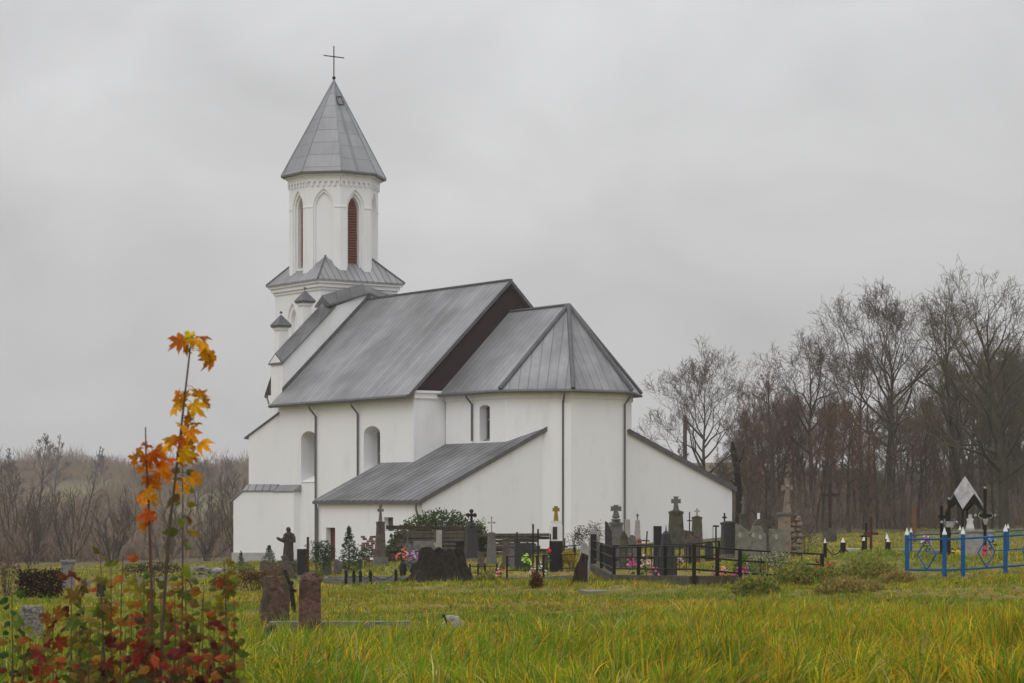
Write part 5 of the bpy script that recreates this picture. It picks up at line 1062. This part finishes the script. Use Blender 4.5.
MB().taper(-.2, H, 11*s, 14*s, 10*s, 13*s, (-4.5*s, 0)).build('shaft', brown_l, t, rough=.015)
i = 0
for r_row in range(7):
    for c_ in range(2):
        zc = (r_row+.5)*H/7*.97; xr = (2.5+5.2*c_ + (1.6 if r_row % 2 else 0))*s
        MB().ball((0, 0, 0), rg.uniform(2.8, 4.4)*s, 8, 6, (1, 1.4, rg.uniform(.6, .95))).build('boulder', brown_l, t, rough=.05, cuts=1, seed=i).location = (xr + (1-r_row/7)*2.5*s*c_, -2*s, zc); i += 1
MB().box(-11*s, 7*s, -8*s, 8*s, H, H+2.5*s).build('cap', granite, t, rough=.01)
cz0 = H+2.5*s; cb_ = cross_mb(cz0, top(789, 478, Y)-cz0, 11*s, 4.6*s, 4*s, .72, 'stone'); cb_.box(-3.5*s, 3.5*s, -3*s, 3*s, cz0, cz0+4*s).ball((0, -2.2*s, cz0+26*s), 2.2*s).tube([(0, -2.2*s, cz0+24*s), (.5*s, -2.2*s, cz0+10*s)], [2.2*s, 1.3*s], 7).ball((2*s, -1*s, cz0+11*s), 2*s)
for o_ in [cb_.build('stone_cross', brown_l, t, rough=.008, cuts=1)]: o_.location.x = -2*s
leafy('brush_pile', 'grey heap of cut brush behind the boulder monument', 'brush', 806, (100, sc(100), at(806, 100)), 519, 30, [(.16, .14, .12), (.22, .19, .17), (.10, .085, .07)], 1100, .12, 'dome', 22, elong=5)
Yc = 118; s = sc(Yc); t = thing('wooden_cross', 'large dark wooden cross on a stone foot at the edge of the wood', 'cross', at(830, Yc), -.1)
z0 = top(830, 528, Yc); MB().taper(-.4, z0, 15*s, 13*s, 12*s, 10*s).build('foot', mossy, t, rough=.04); cross_mb(z0-.02, top(830, 484, Yc)-z0, 18*s, 3.2*s, 2.6*s, .76).build('cross', dark_wood, t)
# posts with chains and white tips
pp = [(825, 567), (843, 568), (864, 566), (888, 567)]
W5 = [at(px, base(px, py)) for px, py in pp]; o = W5[0]; t = thing('chain_fence', 'black posts with white pointed tips linked by hanging chains', 'fence', o)
for i, p in enumerate(W5):
    s = sc(p.y); q = p-o; hw = (1.6, 2.4, 2, 2.2)[i]*s; h = (24, 25.5, 25, 25)[i]*s
    po = MB().box(q.x-hw, q.x+hw, q.y-hw, q.y+hw, q.z-.25, q.z+h).build('post', iron, t); MB().taper(q.z+h+.001, q.z+h+5*s, hw*1.6, hw*1.6, .01, .01, (q.x, q.y)).build('post_tip', white_p, po)
for a, b in zip(W5[:-1], W5[1:]): chain(a-o+Vector((.06, 0, .62)), b-o+Vector((-.06, 0, .62)), .2, .02).build('chain', iron, t)
chain(W5[3]-o+Vector((.06, 0, .62)), at(906, 78)-o+Vector((-.05, 0, .5)), .25, .02).build('chain', iron, t)
rp = [at(px, Y) for px, Y in ((887, 88), (905, 89))]
t = thing('chain_post', 'single white-tipped black post standing behind the chain fence', 'post', rp[0]); s = sc(88); MB().box(-.06, .06, -.06, .06, -.2, .75).build('post', iron, t); MB().taper(.751, .95, .13, .13, .01, .01).build('post_tip', white_p, t)
Y = base(871, 566); s = sc(Y); t = thing('wooden_cross', 'slim red brown wooden cross standing on the weedy grave mound', 'cross', at(871, Y)); cross_mb(-.1, top(871, 517, Y)+.1, 15*s, 2.6*s, 2.2*s, .68).build('cross', redwood, t)
Y = 80; s = sc(Y); t = thing('iron_cross', 'dark iron cross close behind the slim red brown cross', 'cross', at(866, Y)); cross_mb(-.1, top(866, 523, Y)+.1, 11*s, 1.8*s, 1.6*s, .72).build('cross', iron, t)
t = thing('ledger_stone', 'pale flat grave slab in the grass behind the chain fence', 'slab', at(858, 98)); MB().box(-.55, .55, -.9, .9, -.05, .14).build('slab', pale_st, t)
a_ = at(866, 93); b_ = at(950, 92); e = b_-a_; t = thing('long_kerb', 'long grey kerb running behind the chain fence to the blue fence', 'kerb', a_)
MB().extrude([(0, 0, -.3), (e.x, e.y, e.z-.3), (e.x, e.y, e.z+.2), (0, 0, .2)], (0, 1.2, 0)).build('kerb', concrete_w, t, rough=.008)
Y = 112; t = thing('orange_post', 'orange brown wooden post between the chain fence and the blue fence', 'post', at(914.5, Y)); MB().tube([(0, 0, -.2), (0, 0, top(914.5, 508, Y))], .09, 7).build('post', M('orange_wood', (.15, .06, .03), (.2, .09, .05), 5, .8), t)
flowers('purple flowers on the grave mound beside the thick white-tipped post', 849.5, 569, 556, 9, [(.5, .08, .5), (.4, .06, .4)], None, 24, 18, zlow=.2, r=1.7)
flowers('red flowers among the weeds left of the thick white-tipped post', 829, 574, 559, 7, [(.55, .05, .04), (.6, .12, .06)], None, 25, 12, zlow=.3, r=1.7)
flowers('dull red flowers left of the first chain post', 818, 574, 559, 6, [(.4, .05, .04), (.5, .1, .06)], None, 26, 10, zlow=.3, r=1.6)
WEED = [(.16, .23, .04), (.22, .27, .05), (.36, .32, .07), (.11, .17, .035), (.40, .29, .09)]
WF = WEED[:4] + [(.5, .5, .46), (.55, .54, .5)]
leafy('white_flowered_bush', 'tall weedy bush dotted with white flowers right of the magenta flowers', 'bush', 766, 585, 552, 42, WF, 1900, .055, 'dome', 27)
for lab, px, yb, yt, w, sd in (('yellow green weeds right of the white-flowered bush', 797, 588, 562, 52, 28), ('greenest weed clump before the thick white-tipped post', 826, 587, 567, 44, 29), ('low weeds and ivy over the grave mound', 868, 581, 559, 66, 30),
                           ('bright green weed clump behind the black fence, left of the white-flowered bush', 745, 579, 553, 22, 31), ('dry weeds at the right foot of the grave mound', 897, 584, 572, 40, 32),
                           ('low dry weeds in front of the white-flowered bush', 757, 594, 576, 50, 38), ('low straw coloured weeds before the grave mound', 850, 592, 579, 70, 39), ('green weed tuft left of the middle kerb', 486, 586, 573, 26, 40), ('reddish weed at the middle kerb', 536, 588, 572, 12, 41)):
    leafy('weed_clump', lab, 'weeds', px, yb, yt, w, WEED if sd not in (31, 32, 39, 41) else ([(.12, .22, .03), (.09, .17, .03)] if sd == 31 else [(.42, .31, .09), (.32, .28, .08), (.22, .21, .06)] if sd != 41 else RED), int(1100*w/30), .12, 'mound', sd, stems=False, elong=3, up=1.0)
# blue fence
bl = [(907, 577), (944.5, 578), (963, 577), (1005.5, 574), (1050, 571)]
pts = [at(px, base(px, py)) for px, py in bl]
bt_ = fence('blue_fence', 'bright blue metal grave fence with white post tips and diamond panels', pts, 1.16, blue_p, .06, (.90, .18), rr=.03, square=False, tips=white_p)
o = pts[0]
for i in (0, 2, 3):
    a, b = pts[i]-o, pts[i+1]-o; d_ = (b-a); n_ = 1 if i else 1
    for f in ((.53,) if i == 0 else (.55,)):
        c_ = a + d_*f; hd = d_.normalized()*(.30 if i else .33); zm, zh = 1.16*.54, 1.16*.35
        top_, bot, l, r_q = c_+Vector((0, 0, zm+zh)), c_+Vector((0, 0, zm-zh)), c_-hd+Vector((0, 0, zm)), c_+hd+Vector((0, 0, zm))
        for p, q in ((top_, l), (l, bot), (bot, r_q), (r_q, top_)): MB().tube([p, q], .02, 5).build('diamond_bar', blue_p, bt_)
bk = [at(px, Y) for px, Y in ((911, 88), (960, 88.5), (1008, 89), (1050, 89.5))]
fence('blue_fence', 'rear run of the blue grave fence behind the white tomb', bk, 1.0, blue_p, .05, (.9, .2), rr=.028, square=False, tips=white_p)
# canopy tomb
Y = 83; s = sc(Y); loc = at(965, Y); t = thing('tomb', 'pale stone tomb block inside the blue fence under the sheet canopy', 'tomb', at(976, Y-.4)); MB().box(-14*s, 14*s, -.6, .6, -.2, top(976, 532, Y-.4)).box(-15*s, 15*s, -.65, .65, top(976, 532, Y-.4)+.001, top(976, 530, Y-.4)).build('block', pale_st, t, rough=.008)
t = thing('grave_canopy', 'black canopy with a steep folded roof of pale metal sheet over a tomb', 'canopy', loc, R(28)); a = .5; z0 = top(965, 509, Y); zg = top(965, 493, Y); za = top(965, 476, Y)
co = [(a, a), (-a, a), (-a, -a), (a, -a)]; gp = [(0, a), (-a, 0), (0, -a), (a, 0)]
rf = MB()
for i in range(4): rf.add([(0, 0, za), (*gp[i-1], zg), (*co[i], z0), (*gp[i], zg)], [(0, 1, 2), (0, 2, 3)])
ro = rf.build('roof', silver, t); md = ro.modifiers.new('t', 'SOLIDIFY'); md.thickness = .03
gm = MB()
for i in range(4):
    c1_, c2_, g_ = co[i], co[(i+1) % 4], gp[i]; f = lambda p, k: (p[0]*k, p[1]*k)
    q1, q2, qg = f(c1_, .9), f(c2_, .9), f(g_, .9)
    gm.extrude([(*q1, z0-.1), (*q1, z0-.04), (*qg, zg-.05), (*q2, z0-.04), (*q2, z0-.1), (qg[0], qg[1], zg-.33)], Vector((-g_[0], -g_[1], 0)).normalized()*.04)
gm.build('gable_frame', iron, t)
for c_ in co: MB().tube([(c_[0]*.9, c_[1]*.9, -.2), (c_[0]*.9, c_[1]*.9, z0-.09)], .045, 6).build('post', iron, t)
t = thing('small_statue', 'small white statue under the pale sheet canopy', 'statue', at(970, Y), 0); zb = top(970, 530, Y); zt_ = top(970, 514, Y); hh = zt_-zb
MB().box(-.14, .14, -.12, .12, -.2, zb).build('pedestal', concrete, t)
MB().lathe([(.16*hh/.55, 0), (.14*hh/.55, .2*hh), (.10*hh/.55, .5*hh), (.13*hh/.55, .68*hh), (.05*hh/.55, .78*hh), (.075*hh/.55, .86*hh), (.06*hh/.55, .95*hh), (.01, hh)], 12, (0, 0, zb+.001), 1, .8).build('figure', white_p, t, smooth=True)
for lab, px, Yx, yt, w, wm in (('tall black iron cross with white tips right of the sheet canopy', 985, 81, 488, 20, True), ('black iron cross with white scrollwork left of the sheet canopy', 949, 81, 499, 15, True), ('plain narrow black iron cross, leftmost beside the sheet canopy', 941.5, 84, 506, 7, False)):
    s = sc(Yx); t = thing('iron_cross', lab, 'cross', at(px, Yx), .1); H = top(px, yt, Yx); arm = .63 if w > 10 else .8
    cross_mb(-.2, H+.2, w*s, 3*s, 1.6*s, arm*(H)/(H+.2)+.2/(H+.2)*1).build('cross', iron, t)
    if wm:
        za_ = H*arm + .2*(1-1); za_ = -.2+(H+.2)*(arm*H/(H+.2)+.2/(H+.2))
        for sx in (-1, 1): MB().ball((sx*w*s/2, -.02, za_), 1.6*s).build('tip', silver, t); MB().tube([(sx*w*.22*s, -.06, za_-3*s), (sx*w*.38*s, -.06, za_-.5*s), (sx*w*.3*s, -.06, za_+3*s)], .5*s, 4).build('scroll', silver, t)
        MB().ball((0, 0, H), 1.5*s).build('tip', silver, t); k = MB(); k.extrude([(-3.2*s, -.07, za_-3*s), (3.2*s, -.07, za_-3*s), (1.2*s, -.07, za_-9*s), (-1.2*s, -.07, za_-9*s)], (0, .02, 0)) if w > 16 else k.box(-4*s, 4*s, -.08, -.05, za_-5*s, za_+1*s)
        k.build('ornament', silver, t)
Y = 78.5; s = sc(Y); t = thing('grave_lamp', 'dark red glass grave lamp standing before the pale tomb', 'lamp', at(985, Y)); H = top(985, 545, Y)
MB().lathe([(3.6*s, 0), (4*s, .05), (3.6*s, H*.45), (2.6*s, H*.7)], 12).build('glass', glow_red, t, smooth=True); MB().lathe([(2.8*s, H*.7+.001), (2.9*s, H*.76), (1.2*s, H*.9), (.3*s, H)], 12).build('lid', glow_red, t, smooth=True)
flowers('pink flowers on the left side inside the blue fence', 926, (87, sc(87), at(926, 87)), 534, 10, PINK, None, 33, 20, zlow=.55, r=1.8)
flowers('yellow flowers in front of the canopy tomb', 956.5, (80, sc(80), at(956.5, 80)), 547, 10, [(.7, .5, .03), (.65, .4, .03)], None, 34, 20, zlow=.3, r=1.8)
flowers('orange red flowers low inside the blue fence, left of the yellow ones', 936, (80, sc(80), at(936, 80)), 556, 9, ORANGE[:3], None, 35, 14, zlow=.2, r=1.7)
flowers('blue and white flowers by the tall black cross with white tips', 992, (80, sc(80), at(992, 80)), 533, 8, [(.2, .3, .6), (.6, .62, .65)], None, 36, 16, zlow=.7, r=1.7)

# ------------------------------------------------------------------ saplings in front, left
half = [(0, 1), (9, .76), (15, .80), (24, .47), (34, .70), (40, .66), (48, .95), (57, .68), (64, .66), (75, .40), (88, .56), (101, .70), (114, .42), (140, .34), (165, .22), (180, .06)]
mout = [(math.sin(R(a))*r, math.cos(R(a))*r) for a, r in half] + [(-math.sin(R(a))*r, math.cos(R(a))*r) for a, r in half[-2:0:-1]]
oval = [(0, 1.05), (.10, .86), (.22, .72), (.24, .62), (.31, .48), (.29, .36), (.25, .20), (.05, 0), (-.05, 0), (-.24, .18), (-.31, .36), (-.29, .47), (-.25, .62), (-.21, .73), (-.10, .88)]
def add_leaf(k, p, size, tip, face, col, shape, rg, curl=.25):
    tip = tip.normalized(); face = (face - tip*face.dot(tip)).normalized(); side = tip.cross(face); k.col = tuple(c*rg.uniform(.8, 1.2) for c in col); fold = rg.uniform(.1, .5)
    pts = mout if shape == 'maple' else oval; c0 = (0, 0) if shape == 'maple' else (0, .45)
    f = lambda x, y: p + side*(x*size*.97) + tip*(y*size) + face*(size*(fold*abs(x)*.6 - curl*(x*x+y*y) + .10*math.sin(9*x+5*y)))
    vs_ = [f(*c0)] + [f(x, y) for x, y in pts]; n = len(pts); k.add(vs_, [(0, 1+i, 1+(i+1) % n) for i in range(n)])
def pix(px, py, Y): return Vector(((px-512)/FOC*Y, Y, (HOR-py)/FOC*Y))
def big_sapling(label, Y, stem, leaves, cols, size, seed, smat):
    rg = random.Random(seed); base_ = at(stem[0][0], Y); t = thing('maple_sapling', label, 'sapling', base_); P_ = [base_ + Vector((0, 0, -.1))] + [pix(x, y, Y) for x, y in stem]; n = len(P_)
    MB().tube([p-base_ for p in P_], [.011 - .0075*i/(n-1) for i in range(n)], 6).build('stem', smat, t, smooth=True); k = MB()
    for (x, y) in leaves:
        q = pix(x, y, Y + rg.uniform(-.12, .12)); 
        a = min((P_[i].lerp(P_[i+1], f/6) for i in range(n-1) for f in range(7)), key=lambda m_: (m_-q - Vector((0, 0, .03))).length); out = q - a
        c_ = rg.choice(cols); tip = (out.normalized()*.8 + Vector((rg.uniform(-.5, .5), rg.uniform(-.3, .3), rg.uniform(-1.0, .25)))); face = Vector((rg.uniform(-1, 1), -1, rg.uniform(-.2, 1.1)))
        add_leaf(k, q - base_ - tip.normalized()*size*.35, size*rg.uniform(.7, 1.25), tip, face, c_, 'maple', rg, rg.uniform(-.1, 1.1)); st_ = q - tip.normalized()*size*.35; MB().tube([a-base_, (a.lerp(st_, .5)+Vector((0, 0, .01)))-base_, st_-base_], .0016, 4).build('petiole', stem_m, t, fix=False)
    k.build('foliage', leafm, t, fix=False)
OR = [(.72, .33, .012), (.80, .40, .014), (.62, .24, .012), (.82, .48, .02), (.50, .17, .015)]
big_sapling('tallest sapling with golden orange maple leaves against the grey sky', 12, [(160, 690), (163, 620), (168, 540), (175, 480), (181, 430), (186, 385), (190, 350), (192, 338)],
            [(177, 342), (186, 336), (194, 340), (202, 342), (209, 347), (183, 350), (205, 357), (212, 360), (198, 334), (175, 396), (180, 406), (185, 398), (199, 396), (207, 404), (196, 408), (176, 412), (189, 420), (196, 424), (183, 428), (191, 434), (172, 441), (166, 446), (183, 441), (190, 446), (201, 443), (176, 461), (186, 459), (194, 458), (174, 486), (196, 480), (190, 486), (184, 455)], OR, .069, 3, stem_g)
big_sapling('shorter sapling with deep orange maple leaves and a bare tip', 12.4, [(152, 690), (152, 600), (150, 540), (148, 490), (146, 455), (145.5, 427)],
            [(137, 453), (147, 446), (153, 457), (134, 461), (145, 462), (160, 452), (168, 458), (162, 466), (139, 472), (150, 470), (158, 476), (166, 474), (148, 482), (156, 486), (137, 496), (147, 492), (143, 502), (152, 500), (139, 520), (148, 516), (144, 526), (152, 524)], [(.68, .22, .012), (.6, .17, .01), (.52, .13, .012), (.72, .28, .015)], .062, 4, stem_m)
DR = [(.085, .014, .014), (.12, .024, .016), (.05, .014, .014), (.14, .04, .018), (.07, .04, .018), (.075, .075, .018)]; GR = [(.11, .15, .022), (.08, .125, .02), (.17, .18, .025), (.14, .09, .02), (.2, .19, .03)]; OG = [(.32, .16, .02), (.14, .13, .02), (.3, .08, .02), (.2, .17, .02)]; RD = [(.20, .026, .018), (.30, .07, .02), (.15, .025, .02), (.26, .11, .02), (.13, .09, .02)]; DG = [(.03, .07, .018), (.04, .085, .02)]
def shoot(label, px, ytop, Y, cols, seed, size=.06, shape='oval', group='leafy shoots in the lower left thicket', lean=0, start=.12):
    rg = random.Random(seed); b_ = at(px + rg.uniform(-6, 6), Y); e = pix(px+lean, ytop, Y) - b_; t = thing('leafy_shoot', label, 'shoot', b_, 0, group); mid = e*.5 + Vector((rg.uniform(-.05, .05), rg.uniform(-.05, .05), 0)); n = 9
    P_ = [((1-u)**2)*Vector((0, 0, -.1)) + 2*u*(1-u)*mid + u*u*e for u in [i/n for i in range(n+1)]]; MB().tube(P_, [.007-.0045*i/n for i in range(n+1)], 5).build('stem', stem_m if cols is not GR else stem_g, t); k = MB()
    L = e.length; nl = int(L*(1-start)/.062); ph = rg.uniform(0, 6.28)
    for i in range(nl):
        u = start + (1-start)*(i+.7)/nl; j = min(n-1, int(u*n)); p = P_[j].lerp(P_[j+1], u*n-j)
        for sgn in (0, math.pi):
            if rg.random() < .12: continue
            a = ph + i*1.4 + sgn + rg.uniform(-.4, .4); d_ = Vector((math.cos(a), math.sin(a), rg.uniform(-.8, .45))); add_leaf(k, p + d_.normalized()*size*.3, size*rg.uniform(.65, 1.35)*(1.15-.35*u), d_, Vector((rg.uniform(-.7, .7), -1, rg.uniform(-.1, .9))), rg.choice(cols), shape, rg, rg.uniform(-.1, .5))
    k.build('foliage', leafm, t, fix=False)
shoot('tall slender shoot with paired yellow green leaves right of the tallest sapling', 179, 428, 12.6, GR+[(.3, .2, .02)], 1, .085, lean=3, start=.42)
SH = [(20, 592, 13, DG, 'dark'), (58, 612, 12.5, RD, 'red'), (74, 566, 13.5, DR, 'dred'), (99, 552, 14, OG, 'mix'), (119, 556, 13.6, OG, 'mix'), (137, 578, 13, DR, 'dred'), (107, 585, 12.6, GR, 'green'), (190, 566, 13, DR, 'dred'), (205, 585, 13.6, GR, 'green'), (222, 560, 13.4, OG, 'mix'),
      (127, 612, 12.4, DR, 'dred'), (168, 612, 12.3, RD, 'red'), (198, 618, 12.2, DR, 'dred'), (148, 632, 12, RD, 'red'), (234, 600, 12.6, GR, 'green'), (88, 622, 12.4, GR, 'green'), (66, 640, 11.8, OG, 'mix'), (112, 642, 11.8, DR, 'dred'), (216, 636, 12, DR, 'dred'), (182, 640, 11.8, DR, 'dred'), (160, 592, 13.4, GR, 'green'), (40, 632, 12.2, OG, 'mix'), (6, 640, 12, RD, 'red'), (240, 648, 12, GR, 'green'), (158, 648, 11.6, RD, 'red'), (176, 590, 13.2, DR, 'dred'), (146, 600, 12.8, GR, 'green'), (120, 630, 12.2, OG, 'mix'), (76, 604, 13, GR, 'green'), (48, 650, 12, RD, 'red'), (28, 656, 12, DR, 'dred'), (226, 618, 12.3, DR, 'dred'), (212, 610, 13, RD, 'red'), (140, 645, 11.9, DR, 'dred'), (174, 655, 11.7, DR, 'dred'), (190, 648, 12, RD, 'red'), (222, 652, 11.9, DR, 'dred'), (104, 600, 13.4, DR, 'dred'), (206, 655, 11.7, RD, 'red'), (132, 660, 11.6, DR, 'dred'), (92, 664, 11.6, RD, 'red')]
LB = {'dark': 'dark green upright shoot standing alone at the far left edge', 'red': 'shoot with bright red leaves in the lower left thicket', 'dred': 'shoot with dark wine red leaves in the lower left thicket', 'mix': 'shoot with mixed orange and green leaves in the lower left thicket', 'green': 'shoot with green leaves in the lower left thicket'}
RU = [(.26, .12, .025), (.15, .13, .022), (.32, .11, .022), (.10, .12, .022), (.20, .20, .03)]; LB['rust'] = 'shoot with rusty and olive leaves in the lower left thicket'
SH = [(a, b, c, RU, 'rust') if (k == 'dred' and i % 2 and b < 612) else (a, b, c, d_, k) for i, (a, b, c, d_, k) in enumerate(SH)]
SH += [(px, yt, Y, RU if j % 2 else GR, 'rust' if j % 2 else 'green') for j, (px, yt, Y) in enumerate(((86, 580, 13.2), (112, 568, 13.4), (152, 572, 13.5), (198, 598, 12.8), (16, 622, 12.6), (230, 575, 13.3)))]
for i, (px, yt, Y, cols, key) in enumerate(SH): shoot(LB[key], px, yt, Y, cols, 50+i, .080, 'maple' if i % 4 == 1 else 'oval', lean=(i*37 % 17)-8)
